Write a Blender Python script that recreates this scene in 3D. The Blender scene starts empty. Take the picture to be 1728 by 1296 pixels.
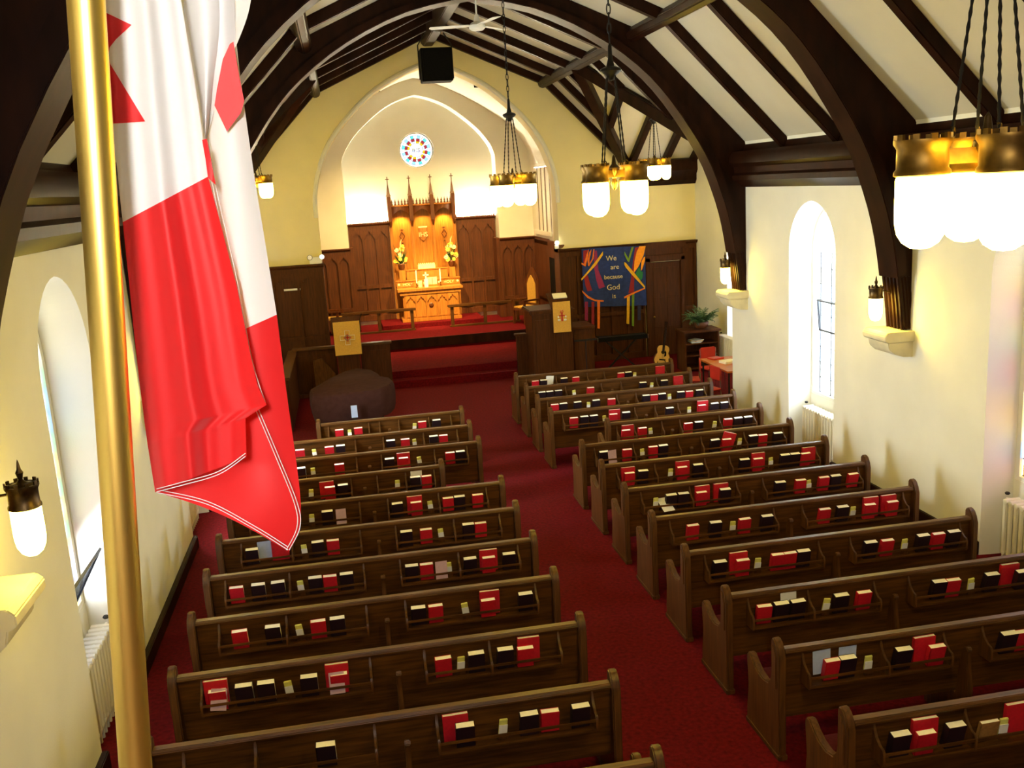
import bpy, bmesh, math, random
from mathutils import Vector, Matrix
random.seed(7)
PI = math.pi
S = bpy.context.scene
COL = S.collection

# ------------------------------------------------------------------ camera
CAM = Vector((-2.3346, 0.0, 4.5545))
RIGHT = Vector((0.98265534, -0.17613547, -0.05800673))
UP = Vector((0.09252958, 0.19462828, 0.976503))
FWD = Vector((0.16070706, 0.96493323, -0.20755026))
FPX = 1603.6
cd = bpy.data.cameras.new('camera')
cd.sensor_fit = 'HORIZONTAL'; cd.sensor_width = 36.0
cd.lens = FPX / 1728 * 36.0
cd.clip_start = 0.05; cd.clip_end = 200
cam = bpy.data.objects.new('camera', cd); COL.objects.link(cam)
M3 = Matrix((RIGHT, UP, -FWD)).transposed()
cam.matrix_world = Matrix.Translation(CAM) @ M3.to_4x4()
S.camera = cam

# ------------------------------------------------------------------ world, exposure
W = bpy.data.worlds.new('overcast_sky'); S.world = W; W.use_nodes = True
bg = W.node_tree.nodes['Background']
bg.inputs[0].default_value = (0.88, 0.94, 1.0, 1); bg.inputs[1].default_value = 34.0
S.view_settings.view_transform = 'Standard'; S.view_settings.look = 'None'
S.view_settings.gamma = 1.0; S.view_settings.use_curve_mapping = False
S.view_settings.exposure = 1.22
S.cycles.use_denoising = True
S.cycles.max_bounces = 8; S.cycles.diffuse_bounces = 4; S.cycles.transparent_max_bounces = 12
S.cycles.sample_clamp_indirect = 6.0
S.cycles.caustics_reflective = False; S.cycles.caustics_refractive = False
LAMP_E = 33.0        # lamp glass emission
LAMP_C = (1.0, 0.72, 0.09)


def ray(px, py):
    return FWD + RIGHT * ((px - 864) / FPX) - UP * ((py - 648) / FPX)


def on(px, py, Y=None, Z=None, X=None):
    d = ray(px, py)
    if Y is not None: t = (Y - CAM.y) / d.y
    elif Z is not None: t = (Z - CAM.z) / d.z
    else: t = (X - CAM.x) / d.x
    return CAM + d * t


def lamp(kind, name, loc, energy, color, size=0.1, target=None, angle=60, blend=0.5, sy=None, portal=False):
    l = bpy.data.lights.new(name, kind); l.energy = energy; l.color = color
    if kind == 'AREA':
        l.shape = 'RECTANGLE'; l.size = size; l.size_y = sy or size
        if portal: l.cycles.is_portal = True
    elif kind == 'SPOT':
        l.spot_size = math.radians(angle); l.spot_blend = blend; l.shadow_soft_size = size
    else: l.shadow_soft_size = size
    o = bpy.data.objects.new(name, l); COL.objects.link(o); o.location = loc
    if target is not None:
        o.rotation_euler = (Vector(target) - Vector(loc)).to_track_quat('-Z', 'Y').to_euler()
    return o


# ------------------------------------------------------------------ materials
def new_mat(name):
    m = bpy.data.materials.new(name); m.use_nodes = True
    return m, m.node_tree, m.node_tree.nodes['Principled BSDF']


def mat(name, c, rough=0.6, metal=0.0, var=0.0, scale=(8, 8, 8), bump=0.0, bscale=None, spec=None, coat=0.0, c2=None, detail=4):
    m, nt, b = new_mat(name)
    b.inputs['Base Color'].default_value = (*c, 1)
    b.inputs['Roughness'].default_value = rough; b.inputs['Metallic'].default_value = metal
    if spec is not None: b.inputs['Specular IOR Level'].default_value = spec
    if coat: b.inputs['Coat Weight'].default_value = coat; b.inputs['Coat Roughness'].default_value = 0.2
    if var or bump:
        tc = nt.nodes.new('ShaderNodeTexCoord'); mp = nt.nodes.new('ShaderNodeMapping')
        mp.inputs['Scale'].default_value = scale
        nt.links.new(tc.outputs['Object'], mp.inputs['Vector'])
        n = nt.nodes.new('ShaderNodeTexNoise'); n.inputs['Scale'].default_value = 1.0; n.inputs['Detail'].default_value = detail
        nt.links.new(mp.outputs[0], n.inputs['Vector'])
        if var:
            r = nt.nodes.new('ShaderNodeValToRGB')
            lo = tuple(max(0, x * (1 - var)) for x in c); hi = c2 or tuple(min(1, x * (1 + var)) for x in c)
            r.color_ramp.elements[0].position = 0.3; r.color_ramp.elements[0].color = (*lo, 1)
            r.color_ramp.elements[1].position = 0.7; r.color_ramp.elements[1].color = (*hi, 1)
            nt.links.new(n.outputs['Fac'], r.inputs['Fac']); nt.links.new(r.outputs['Color'], b.inputs['Base Color'])
        if bump:
            bp = nt.nodes.new('ShaderNodeBump'); bp.inputs['Strength'].default_value = bump; bp.inputs['Distance'].default_value = 0.01
            src = n
            if bscale:
                src = nt.nodes.new('ShaderNodeTexNoise'); src.inputs['Scale'].default_value = bscale; src.inputs['Detail'].default_value = 2
                nt.links.new(tc.outputs['Object'], src.inputs['Vector'])
            nt.links.new(src.outputs['Fac'], bp.inputs['Height']); nt.links.new(bp.outputs[0], b.inputs['Normal'])
    return m


def emis(name, c, s):
    m, nt, b = new_mat(name)
    b.inputs['Base Color'].default_value = (*c, 1)
    b.inputs['Emission Color'].default_value = (*c, 1); b.inputs['Emission Strength'].default_value = s
    return m


def glass_mat(name, c):
    m = bpy.data.materials.new(name); m.use_nodes = True; nt = m.node_tree
    nt.nodes.remove(nt.nodes['Principled BSDF'])
    out = nt.nodes['Material Output']
    t = nt.nodes.new('ShaderNodeBsdfTransparent'); t.inputs[0].default_value = (*c, 1)
    g = nt.nodes.new('ShaderNodeBsdfGlossy'); g.inputs['Roughness'].default_value = 0.15
    mx = nt.nodes.new('ShaderNodeMixShader'); mx.inputs[0].default_value = 0.04
    nt.links.new(t.outputs[0], mx.inputs[1]); nt.links.new(g.outputs[0], mx.inputs[2]); nt.links.new(mx.outputs[0], out.inputs[0])
    return m


def cloth_mat(name, c, trans=0.3):
    m, nt, b = new_mat(name)
    b.inputs['Base Color'].default_value = (*c, 1); b.inputs['Roughness'].default_value = 0.55
    b.inputs['Sheen Weight'].default_value = 0.2
    t = nt.nodes.new('ShaderNodeBsdfTranslucent'); t.inputs[0].default_value = (*c, 1)
    mx = nt.nodes.new('ShaderNodeMixShader'); mx.inputs[0].default_value = trans
    nt.links.new(b.outputs[0], mx.inputs[1]); nt.links.new(t.outputs[0], mx.inputs[2])
    nt.links.new(mx.outputs[0], nt.nodes['Material Output'].inputs[0])
    return m


FARPL = mat('lamplit_cream_plaster', (0.80, 0.71, 0.40), 0.85, var=0.04, scale=(1.5, 1.5, 1.5), bump=0.12, bscale=90)  # yellow of the lamplight put into the far wall's cream base colour
DARKPANEL = mat('dark_panelling_oak', (0.060, 0.018, 0.004), 0.5, var=0.35, scale=(30, 30, 2.5), bump=0.05, spec=0.15)
CEILP = mat('shade_toned_ceiling_plaster', (0.58, 0.54, 0.43), 0.9, var=0.04, scale=(1.5, 1.5, 1.5), bump=0.12, bscale=90)  # weaker light on the roof slopes put in as a darker plaster tone
PLASTER = mat('cream_plaster', (0.81, 0.795, 0.71), 0.85, var=0.04, scale=(1.5, 1.5, 1.5), bump=0.12, bscale=90)
TIMBER = mat('dark_stained_timber', (0.017, 0.0052, 0.0024), 0.42, var=0.45, scale=(6, 6, 2), bump=0.08, spec=0.1)
OAK = mat('brown_oak', (0.080, 0.030, 0.005), 0.42, var=0.5, scale=(3, 40, 40), bump=0.06, spec=0.3)
OAKZ = mat('brown_oak_upright', (0.080, 0.030, 0.006), 0.40, var=0.45, scale=(40, 40, 3), bump=0.06, spec=0.35)
PANEL = mat('panelling_oak', (0.105, 0.029, 0.006), 0.42, var=0.35, scale=(30, 30, 2.5), bump=0.05)
GOLDOAK = mat('honey_oak', (0.40, 0.15, 0.022), 0.4, var=0.3, scale=(30, 30, 2.5), bump=0.05)
CARPET = mat('red_carpet', (0.115, 0.003, 0.006), 0.95, var=0.35, scale=(25, 25, 25), bump=0.5, bscale=300, spec=0.1)
CUSHION = mat('wine_cushion', (0.07, 0.008, 0.012), 0.9, var=0.2, scale=(20, 20, 20), bump=0.3, bscale=200, spec=0.1)
BRASS = mat('aged_brass', (0.22, 0.13, 0.03), 0.45, 1.0, var=0.35, scale=(14, 14, 14))
BRONZE = mat('dark_bronze', (0.10, 0.065, 0.03), 0.4, 1.0, var=0.3, scale=(20, 20, 20))
IRON = mat('black_iron', (0.012, 0.011, 0.011), 0.5, 0.5, var=0.3, scale=(20, 20, 20))
GOLDPOLE = mat('gold_pole', (0.88, 0.66, 0.16), 0.36, 1.0, var=0.06, scale=(20, 20, 2))
LAMPGLASS = emis('lit_opal_glass', LAMP_C, LAMP_E)
STONE = mat('pale_stone', (0.74, 0.68, 0.48), 0.8, var=0.08, scale=(6, 6, 6), bump=0.1)
RADW = mat('radiator_cream', (0.72, 0.68, 0.55), 0.45, var=0.06, scale=(4, 4, 4))
WHITEP = mat('white_paint', (0.82, 0.82, 0.78), 0.5, var=0.03, scale=(4, 4, 4))
LEAD = mat('lead_came', (0.03, 0.03, 0.032), 0.5, 0.4, var=0.2, scale=(20, 20, 20))
REDBOOK = mat('red_book_cloth', (0.50, 0.008, 0.02), 0.5, var=0.12, scale=(40, 40, 40))
DARKBOOK = mat('maroon_black_book_cloth', (0.012, 0.003, 0.008), 0.5, var=0.2, scale=(40, 40, 40))
TANBOOK = mat('tan_book_cloth', (0.30, 0.15, 0.04), 0.6, var=0.2, scale=(40, 40, 40))
PAGES = mat('page_edges', (0.93, 0.90, 0.80), 0.8, var=0.04, scale=(60, 60, 200))
YELLOWCARD = mat('yellow_green_card', (0.68, 0.66, 0.16), 0.7, var=0.1, scale=(30, 30, 30))
WHITECARD = mat('white_paper', (0.82, 0.82, 0.82), 0.8, var=0.03, scale=(30, 30, 30))
PINKCARD = mat('pale_pink_paper', (0.62, 0.42, 0.50), 0.8, var=0.05, scale=(30, 30, 30))
BLUECARD = mat('pale_blue_paper', (0.42, 0.52, 0.80), 0.8, var=0.05, scale=(30, 30, 30))
BLACK = mat('black_cloth', (0.003, 0.003, 0.003), 0.7, var=0.3, scale=(40, 40, 40), spec=0.1)
GREENLEAF = mat('dark_green_leaf', (0.025, 0.075, 0.022), 0.5, var=0.5, scale=(20, 20, 20))
YELLOWPETAL = mat('yellow_petal', (0.85, 0.58, 0.05), 0.6, var=0.15, scale=(30, 30, 30))
CREAMPETAL = mat('cream_petal', (0.88, 0.80, 0.42), 0.6, var=0.1, scale=(30, 30, 30))
GOLDCLOTH = mat('gold_damask', (0.62, 0.36, 0.06), 0.7, var=0.12, scale=(60, 60, 60), bump=0.1)
BLUECLOTH = mat('royal_blue_felt', (0.012, 0.030, 0.16), 0.9, var=0.25, scale=(12, 12, 12))
PIANOCOVER = mat('brown_quilted_cover', (0.045, 0.018, 0.015), 0.95, var=0.15, scale=(10, 10, 10), bump=0.3, spec=0.05)
REDPLASTIC = mat('red_plastic', (0.5, 0.03, 0.02), 0.4, var=0.1, scale=(5, 5, 5))
ORANGEWOOD = mat('orange_table_wood', (0.52, 0.16, 0.025), 0.45, var=0.25, scale=(4, 30, 4))
CHROME = mat('chrome', (0.6, 0.6, 0.6), 0.2, 1.0, var=0.05, scale=(5, 5, 5))
GUITARTOP = mat('spruce_guitar_top', (0.72, 0.42, 0.10), 0.3, var=0.12, scale=(60, 3, 60))
FLAGWHITE = cloth_mat('white_nylon', (0.80, 0.80, 0.79), 0.35)
FLAGRED = cloth_mat('red_nylon', (0.70, 0.010, 0.012), 0.35)


def flat(name, c):
    return mat(name, c, 0.8, var=0.1, scale=(20, 20, 20))


# ------------------------------------------------------------------ mesh builder
class MB:
    def __init__(s): s.v = []; s.f = []
    def add(s, vs, fs):
        o = len(s.v); s.v += [tuple(p) for p in vs]; s.f += [tuple(i + o for i in f) for f in fs]; return s
    def box(s, x0, x1, y0, y1, z0, z1):
        return s.add([(x0, y0, z0), (x1, y0, z0), (x1, y1, z0), (x0, y1, z0), (x0, y0, z1), (x1, y0, z1), (x1, y1, z1), (x0, y1, z1)],
                     [(0, 3, 2, 1), (4, 5, 6, 7), (0, 1, 5, 4), (1, 2, 6, 5), (2, 3, 7, 6), (3, 0, 4, 7)])
    def prism(s, poly, axis, a, b):
        def P(p, t):
            return (t, p[0], p[1]) if axis == 'x' else (p[0], t, p[1]) if axis == 'y' else (p[0], p[1], t)
        n = len(poly)
        ar = sum(poly[i][0] * poly[(i + 1) % n][1] - poly[(i + 1) % n][0] * poly[i][1] for i in range(n))
        if (ar > 0) == (axis == 'y'): poly = poly[::-1]
        vs = [P(p, a) for p in poly] + [P(p, b) for p in poly]
        fs = [tuple(range(n))[::-1], tuple(range(n, 2 * n))] + [(i, (i + 1) % n, (i + 1) % n + n, i + n) for i in range(n)]
        return s.add(vs, fs)
    def tube(s, pts, r, n=8, closed=False):
        pts = [Vector(p) for p in pts]; m = len(pts); vs = []; prev = None
        for i, p in enumerate(pts):
            if closed: d = pts[(i + 1) % m] - pts[i - 1]
            else: d = pts[min(i + 1, m - 1)] - pts[max(i - 1, 0)]
            d = d.normalized() if d.length > 1e-9 else Vector((0, 0, 1))
            if prev is None:
                a = Vector((0, 0, 1)) if abs(d.z) < 0.9 else Vector((1, 0, 0))
                x = d.cross(a).normalized()
            else:
                x = (prev - d * prev.dot(d)).normalized()
            prev = x; y = d.cross(x)
            rr = r[i] if isinstance(r, (list, tuple)) else r
            vs += [p + (x * math.cos(2 * PI * k / n) + y * math.sin(2 * PI * k / n)) * rr for k in range(n)]
        fs = []
        for i in range(m if closed else m - 1):
            j = (i + 1) % m
            fs += [(i * n + k, i * n + (k + 1) % n, j * n + (k + 1) % n, j * n + k) for k in range(n)]
        if not closed:
            fs += [tuple(range(n))[::-1], tuple(range((m - 1) * n, m * n))]
        return s.add(vs, fs)
    def lathe(s, prof, c=(0, 0, 0), n=16):
        vs = []; fs = []; m = len(prof)
        for r, z in prof:
            vs += [(c[0] + r * math.cos(2 * PI * k / n), c[1] + r * math.sin(2 * PI * k / n), c[2] + z) for k in range(n)]
        for i in range(m - 1):
            fs += [(i * n + k, i * n + (k + 1) % n, (i + 1) * n + (k + 1) % n, (i + 1) * n + k) for k in range(n)]
        if prof[0][0] > 1e-6: fs.append(tuple(range(n))[::-1])
        if prof[-1][0] > 1e-6: fs.append(tuple(range((m - 1) * n, m * n)))
        return s.add(vs, fs)
    def ball(s, c, r, n=10, m=6, sq=(1, 1, 1)):
        vs = []; fs = []
        for i in range(m + 1):
            t = PI * i / m
            for k in range(n):
                a = 2 * PI * k / n
                vs.append((c[0] + sq[0] * r * math.sin(t) * math.cos(a), c[1] + sq[1] * r * math.sin(t) * math.sin(a), c[2] - sq[2] * r * math.cos(t)))
        for i in range(m):
            fs += [(i * n + k, i * n + (k + 1) % n, (i + 1) * n + (k + 1) % n, (i + 1) * n + k) for k in range(n)]
        return s.add(vs, fs)
    def beam(s, p0, p1, w, h, up=(0, 0, 1)):
        p0 = Vector(p0); p1 = Vector(p1); d = (p1 - p0).normalized(); side = d.cross(Vector(up)).normalized(); u = side.cross(d)
        vs = []
        for p in (p0, p1):
            for a, b in ((-1, -1), (1, -1), (1, 1), (-1, 1)): vs.append(p + side * (a * w / 2) + u * (b * h / 2))
        return s.add(vs, [(0, 1, 2, 3)[::-1], (4, 5, 6, 7), (0, 1, 5, 4), (1, 2, 6, 5), (2, 3, 7, 6), (3, 0, 4, 7)])
    def face(s, *pts): return s.add(pts, [tuple(range(len(pts)))])
    def xf(s, mtx):
        s.v = [tuple(mtx @ Vector(p)) for p in s.v]; return s
    def mesh(s, name, m, bevel=0.0, smooth=True, angle=0.7):
        me = bpy.data.meshes.new(name); me.from_pydata(s.v, [], s.f); me.update()
        bm = bmesh.new(); bm.from_mesh(me)
        bmesh.ops.remove_doubles(bm, verts=bm.verts, dist=1e-5)
        if bevel:
            es = [e for e in bm.edges if len(e.link_faces) == 2 and e.calc_face_angle(0) > 0.5]
            bmesh.ops.bevel(bm, geom=es, offset=bevel, segments=2, affect='EDGES', clamp_overlap=True)
        bmesh.ops.recalc_face_normals(bm, faces=bm.faces)
        bm.to_mesh(me); bm.free()
        if smooth:
            me.polygons.foreach_set('use_smooth', [True] * len(me.polygons))
            me.set_sharp_from_angle(angle=angle)
        me.materials.append(m)
        return me
    def build(s, name, m, parent=None, **k):
        o = bpy.data.objects.new(name, s.mesh(name, m, **k)); COL.objects.link(o)
        if parent: o.parent = parent
        return o


def tag(o, label, cat, group=None, kind=None):
    if label: o['label'] = label
    if cat: o['category'] = cat
    if group: o['group'] = group
    if kind: o['kind'] = kind
    return o


def thing(name, label, cat, loc=(0, 0, 0), rz=0, group=None):
    o = bpy.data.objects.new(name, None); COL.objects.link(o)
    o.empty_display_size = 0.1; o.location = loc; o.rotation_euler = (0, 0, rz)
    return tag(o, label, cat, group)


def struct(name, mb, m, label=None, parent=None, **k):
    o = mb.build(name, m, parent, **k)
    o['kind'] = 'structure'
    if label: o['label'] = label
    return o


def inst(name, me, parent, loc=(0, 0, 0), rot=(0, 0, 0), sc=None):
    o = bpy.data.objects.new(name, me); COL.objects.link(o); o.parent = parent
    o.location = loc; o.rotation_euler = rot
    if sc: o.scale = sc
    return o


def copy_tree(o, parent=None):
    c = o.copy(); COL.objects.link(c); c.parent = parent
    for ch in list(o.children): copy_tree(ch, c)
    return c


def text_mesh(txt, size, depth, m, name='lettering', align='CENTER'):
    cu = bpy.data.curves.new(name, 'FONT'); cu.body = txt; cu.size = size; cu.extrude = depth; cu.align_x = align; cu.resolution_u = 3
    o = bpy.data.objects.new(name, cu); COL.objects.link(o)
    bpy.context.view_layer.update()
    me = bpy.data.meshes.new_from_object(o.evaluated_get(bpy.context.evaluated_depsgraph_get()))
    bpy.data.objects.remove(o); bpy.data.curves.remove(cu)
    me.materials.clear(); me.materials.append(m); me.name = name
    return me


def arch_pts(hw, spring, apex, n=10):
    """pointed arch from (-hw,spring) over (0,apex) to (hw,spring)"""
    rise = apex - spring
    R = (hw * hw + rise * rise) / (2 * hw)          # circle centre at (hw-R... ) on the spring line
    out = []
    cx = -hw + R
    a1 = math.atan2(rise, 0 - cx)
    for i in range(n + 1):
        a = PI + (a1 - PI) * i / n
        out.append((cx + R * math.cos(a), spring + R * math.sin(a)))
    return out + [(-x, z) for x, z in out[-2::-1]]


# ------------------------------------------------------------------ room dimensions
XL, XR = -4.68, 4.60
XT = 6.40
YT, YF = 16.45, 23.0
YB = -2.0
DEPTH = 0.37
EAVE = (4.75, 4.85); KNEE = (2.72, 6.90); RIDGE = (0.0, 8.08)
TRUSS_Y = (6.0, 11.0, 16.0)
WIN_R = (8.6, 13.45)
WIN_L = (8.3, 13.4)
NHW, NSP, NAP = 0.73, 3.25, 4.02      # niche half width, spring, apex
GHW, GSP, GAP, SILL = 0.69, 3.22, 3.97, 0.90

# floor
fl = MB(); fl.face((-6.5, YB, 0), (6.5, YB, 0), (6.5, YF, 0), (-6.5, YF, 0))
struct('floor', fl, CARPET, 'red carpeted church floor')
st = MB(); st.box(-3.6, 3.3, 22.2, 28.9, 0.0, 0.34); st.box(-3.2, 3.2, 25.0, 28.9, 0.34, 0.65); st.box(-1.45, 1.45, 26.95, 28.9, 0.65, 0.77)
st.box(-1.62, 1.58, 21.85, 22.2, 0, 0.17)
struct('floor_chancel', st, CARPET, 'raised red carpeted chancel floor with steps')
ns = MB()
ns.box(-3.2, 3.2, 24.955, 25.0, 0.40, 0.655)  # darker strip laid over the riser face
struct('trim_1', ns, TIMBER, 'dark strip over the riser at the edge of the upper platform', bevel=0.008)
bl = MB(); bl.box(-4.66, 4.58, YB, 1.45, 2.85, 3.0)
struct('floor_balcony', bl, OAK, 'rear balcony floor under the flag pole')


def nave_wall(name, X, sgn, wins, y0, y1, top, label):
    """wall plane at X facing -sgn with window niches; sgn +1 for the right wall"""
    mb = MB(); segs = sorted(wins); cur = y0
    def q(ya, yb, za0, zb0):
        mb.face((X, ya, za0), (X, yb, zb0), (X, yb, top), (X, ya, top))
    for c in segs:
        q(cur, c - NHW, 0, 0)
        A = [(c - NHW, 0)] + [(c + y, z) for y, z in arch_pts(NHW, NSP, NAP)] + [(c + NHW, 0)]
        B = [(c - GHW, 0)] + [(c + y, z) for y, z in arch_pts(GHW, GSP, GAP)] + [(c + GHW, 0)]
        for i in range(1, len(A) - 2): q(A[i][0], A[i + 1][0], A[i][1], A[i + 1][1])
        for i in range(len(A) - 1):
            mb.face((X, *A[i]), (X, *A[i + 1]), (X + sgn * DEPTH, *B[i + 1]), (X + sgn * DEPTH, *B[i]))
        G = [(c + y, z) for y, z in arch_pts(GHW, GSP, GAP)]
        XD = X + sgn * DEPTH; XO = XD + sgn * 0.12
        mb.face((XD, c - GHW, 0), (XD, c + GHW, 0), (XD, c + GHW, SILL), (XD, c - GHW, SILL))
        mb.face((XD, c - GHW, SILL), (XD, c + GHW, SILL), (XO, c + GHW, SILL), (XO, c - GHW, SILL))
        O = [(c - GHW, SILL)] + G + [(c + GHW, SILL)]
        for i in range(len(O) - 1):
            mb.face((XD, *O[i]), (XD, *O[i + 1]), (XO, *O[i + 1]), (XO, *O[i]))
        cur = c + NHW
    q(cur, y1, 0, 0)
    return struct(name, mb, PLASTER, label, smooth=False)


nave_wall('wall_right', XR, 1, WIN_R, YB, YT, 5.2, 'cream plaster nave wall with pointed window niches')
nave_wall('wall_left', XL, -1, WIN_L, YB, YT, 5.2, 'cream plaster nave wall beside the flag pole')
nave_wall('wall_transept_right', XT, 1, (20.3,), YT, YF, 7.6, 'outer wall of the transept behind the fern')
nave_wall('wall_transept_left', -XT, -1, (20.3,), YT, YF, 7.6, 'outer wall of the transept beyond the flag')
# outer skins so that daylight enters by the windows only
def skin(name, X, wins, y0, y1, top):
    mb = MB(); cur = y0
    for c in sorted(wins):
        mb.face((X, cur, 0), (X, c - GHW, 0), (X, c - GHW, top), (X, cur, top))
        mb.face((X, c - GHW, 0), (X, c + GHW, 0), (X, c + GHW, SILL), (X, c - GHW, SILL))
        P = [(c + y, z) for y, z in arch_pts(GHW, GSP, GAP)]
        for i in range(len(P) - 1): mb.face((X, *P[i]), (X, *P[i + 1]), (X, P[i + 1][0], top), (X, P[i][0], top))
        cur = c + GHW
    mb.face((X, cur, 0), (X, y1, 0), (X, y1, top), (X, cur, top))
    struct(name, mb, STONE, 'outer stone face of the church wall', smooth=False)
skin('wall_outer_right', XR + DEPTH + .12, WIN_R, YB, YT, 5.2)
skin('wall_outer_left', XL - DEPTH - .12, WIN_L, YB, YT, 5.2)
skin('wall_outer_transept_right', XT + DEPTH + .12, (20.3,), YT, YF, 7.6)
skin('wall_outer_transept_left', -XT - DEPTH - .12, (20.3,), YT, YF, 7.6)
wt = MB()
wt.box(XR, XT + .54, YT, YT + .02, 0, 7.6); wt.box(-XT - .54, XL, YT, YT + .02, 0, 7.6)
struct('wall_transept_near', wt, PLASTER, 'short return wall of the transept', smooth=False)
wb = MB(); wb.face((-5.3, YB, 0), (5.3, YB, 0), (5.3, YB, 8.5), (-5.3, YB, 8.5))  # unseen wall, given dark oak to soak up bounce light
struct('wall_back', wb, PANEL, 'unseen rear wall behind the balcony, dark oak added to limit bounce light', smooth=False)

# far wall with the chancel arch
ARCH_A = [(2.87, 0.0), (2.87, 4.0), (2.85, 4.45), (2.72, 5.0), (2.45, 5.58), (1.97, 6.17), (1.27, 6.77), (0.52, 7.16), (0, 7.32)]
def smooth_half(pts, n=4):
    out = []
    for i in range(len(pts) - 1):
        p0 = pts[max(i - 1, 0)]; p1 = pts[i]; p2 = pts[i + 1]; p3 = pts[min(i + 2, len(pts) - 1)]
        for k in range(n):
            t = k / n
            out.append(tuple(0.5 * ((2 * p1[j]) + (-p0[j] + p2[j]) * t + (2 * p0[j] - 5 * p1[j] + 4 * p2[j] - p3[j]) * t * t + (-p0[j] + 3 * p1[j] - 3 * p2[j] + p3[j]) * t ** 3) for j in (0, 1)))
    return out + [pts[-1]]
AH = [ARCH_A[0]] + smooth_half(ARCH_A[1:], 7)
ARCHF = [(-x, z) for x, z in AH] + [(x, z) for x, z in AH[-2::-1]]
def rooftop(x):
    x = abs(x)
    if x < KNEE[0]: return RIDGE[1] + (KNEE[1] - RIDGE[1]) * x / KNEE[0]
    if x < EAVE[0]: return KNEE[1] + (EAVE[1] - KNEE[1]) * (x - KNEE[0]) / (EAVE[0] - KNEE[0])
    return EAVE[1]
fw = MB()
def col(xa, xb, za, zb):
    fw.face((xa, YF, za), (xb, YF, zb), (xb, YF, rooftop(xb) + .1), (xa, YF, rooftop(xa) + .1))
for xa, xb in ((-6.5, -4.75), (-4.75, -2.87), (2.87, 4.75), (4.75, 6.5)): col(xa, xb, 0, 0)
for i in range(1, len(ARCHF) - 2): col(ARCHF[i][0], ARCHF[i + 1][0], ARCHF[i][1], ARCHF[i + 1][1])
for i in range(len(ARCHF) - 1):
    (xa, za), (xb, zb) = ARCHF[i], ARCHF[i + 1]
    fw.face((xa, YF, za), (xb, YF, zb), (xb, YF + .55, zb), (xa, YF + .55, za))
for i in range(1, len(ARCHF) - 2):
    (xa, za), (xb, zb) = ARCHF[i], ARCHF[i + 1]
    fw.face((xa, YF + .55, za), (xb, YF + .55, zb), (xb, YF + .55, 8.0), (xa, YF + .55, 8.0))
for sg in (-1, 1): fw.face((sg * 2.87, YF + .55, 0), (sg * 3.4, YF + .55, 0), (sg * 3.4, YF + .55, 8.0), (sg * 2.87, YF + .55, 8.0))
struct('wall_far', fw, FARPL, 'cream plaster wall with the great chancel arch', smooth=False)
am = MB()
am.tube([(x * 1.012, YF + .012, z + (.05 if z > 4 else 0)) for x, z in ARCHF if z > 2.5], 0.055, 8)
struct('trim_2', am, PLASTER, 'rounded plaster moulding around the chancel arch')

# chancel
CSX = 3.2; CY2 = 27.75; CYB = 28.4
VH = smooth_half([(3.2, 5.0), (3.12, 5.45), (2.8, 6.0), (2.2, 6.5), (1.4, 7.0), (.55, 7.4), (0, 7.55)], 6)
VF = [(-x, z) for x, z in VH] + [(x, z) for x, z in VH[-2::-1]]
cv = MB()
for i in range(len(VF) - 1):
    (xa, za), (xb, zb) = VF[i], VF[i + 1]
    cv.face((xa, YF + .5, za), (xb, YF + .5, zb), (xb, CY2, zb), (xa, CY2, za))
struct('ceiling_chancel', cv, PLASTER, 'cream pointed plaster vault over the chancel')
cw = MB()
cw.face((-CSX, YF + .5, 0), (-CSX, CY2, 0), (-CSX, CY2, 5.0), (-CSX, YF + .5, 5.0))
GY0, GY1, GZ0, GZ1 = 25.2, 27.2, 3.15, 4.92
for a, b, c, d in ((YF + .5, GY0, 0, 5.0), (GY1, CY2, 0, 5.0), (GY0, GY1, 0, GZ0), (GY0, GY1, GZ1, 5.0)):
    cw.face((CSX, a, c), (CSX, b, c), (CSX, b, d), (CSX, a, d))
# recess behind the grille
cw.face((CSX + .2, GY0, GZ0), (CSX + .2, GY1, GZ0), (CSX + .2, GY1, GZ1), (CSX + .2, GY0, GZ1))
cw.face((CSX, GY0, GZ0), (CSX, GY1, GZ0), (CSX + .2, GY1, GZ0), (CSX + .2, GY0, GZ0))
cw.face((CSX, GY0, GZ0), (CSX, GY0, GZ1), (CSX + .2, GY0, GZ1), (CSX + .2, GY0, GZ0))
cw.face((CSX, GY1, GZ0), (CSX, GY1, GZ1), (CSX + .2, GY1, GZ1), (CSX + .2, GY1, GZ0))
struct('wall_chancel_side', cw, PLASTER, 'plaster side walls of the chancel', smooth=False)
BH = smooth_half([(2.18, 5.35), (2.05, 5.68), (1.66, 6.17), (0.98, 6.72), (.45, 6.98), (0, 7.1)])
BH = [(2.18, 0)] + BH
BF = [(-x, z) for x, z in BH] + [(x, z) for x, z in BH[-2::-1]]
w2 = MB()
for sgn in (-1, 1): w2.face((sgn * 3.3, CY2, 0), (sgn * 2.18, CY2, 0), (sgn * 2.18, CY2, 7.8), (sgn * 3.3, CY2, 7.8))
for i in range(1, len(BF) - 2):
    (xa, za), (xb, zb) = BF[i], BF[i + 1]
    w2.face((xa, CY2, za), (xb, CY2, zb), (xb, CY2, 7.8), (xa, CY2, 7.8))
for i in range(len(BF) - 1):
    (xa, za), (xb, zb) = BF[i], BF[i + 1]
    w2.face((xa, CY2, za), (xb, CY2, zb), (xb, CYB, zb), (xa, CYB, za))
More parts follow.
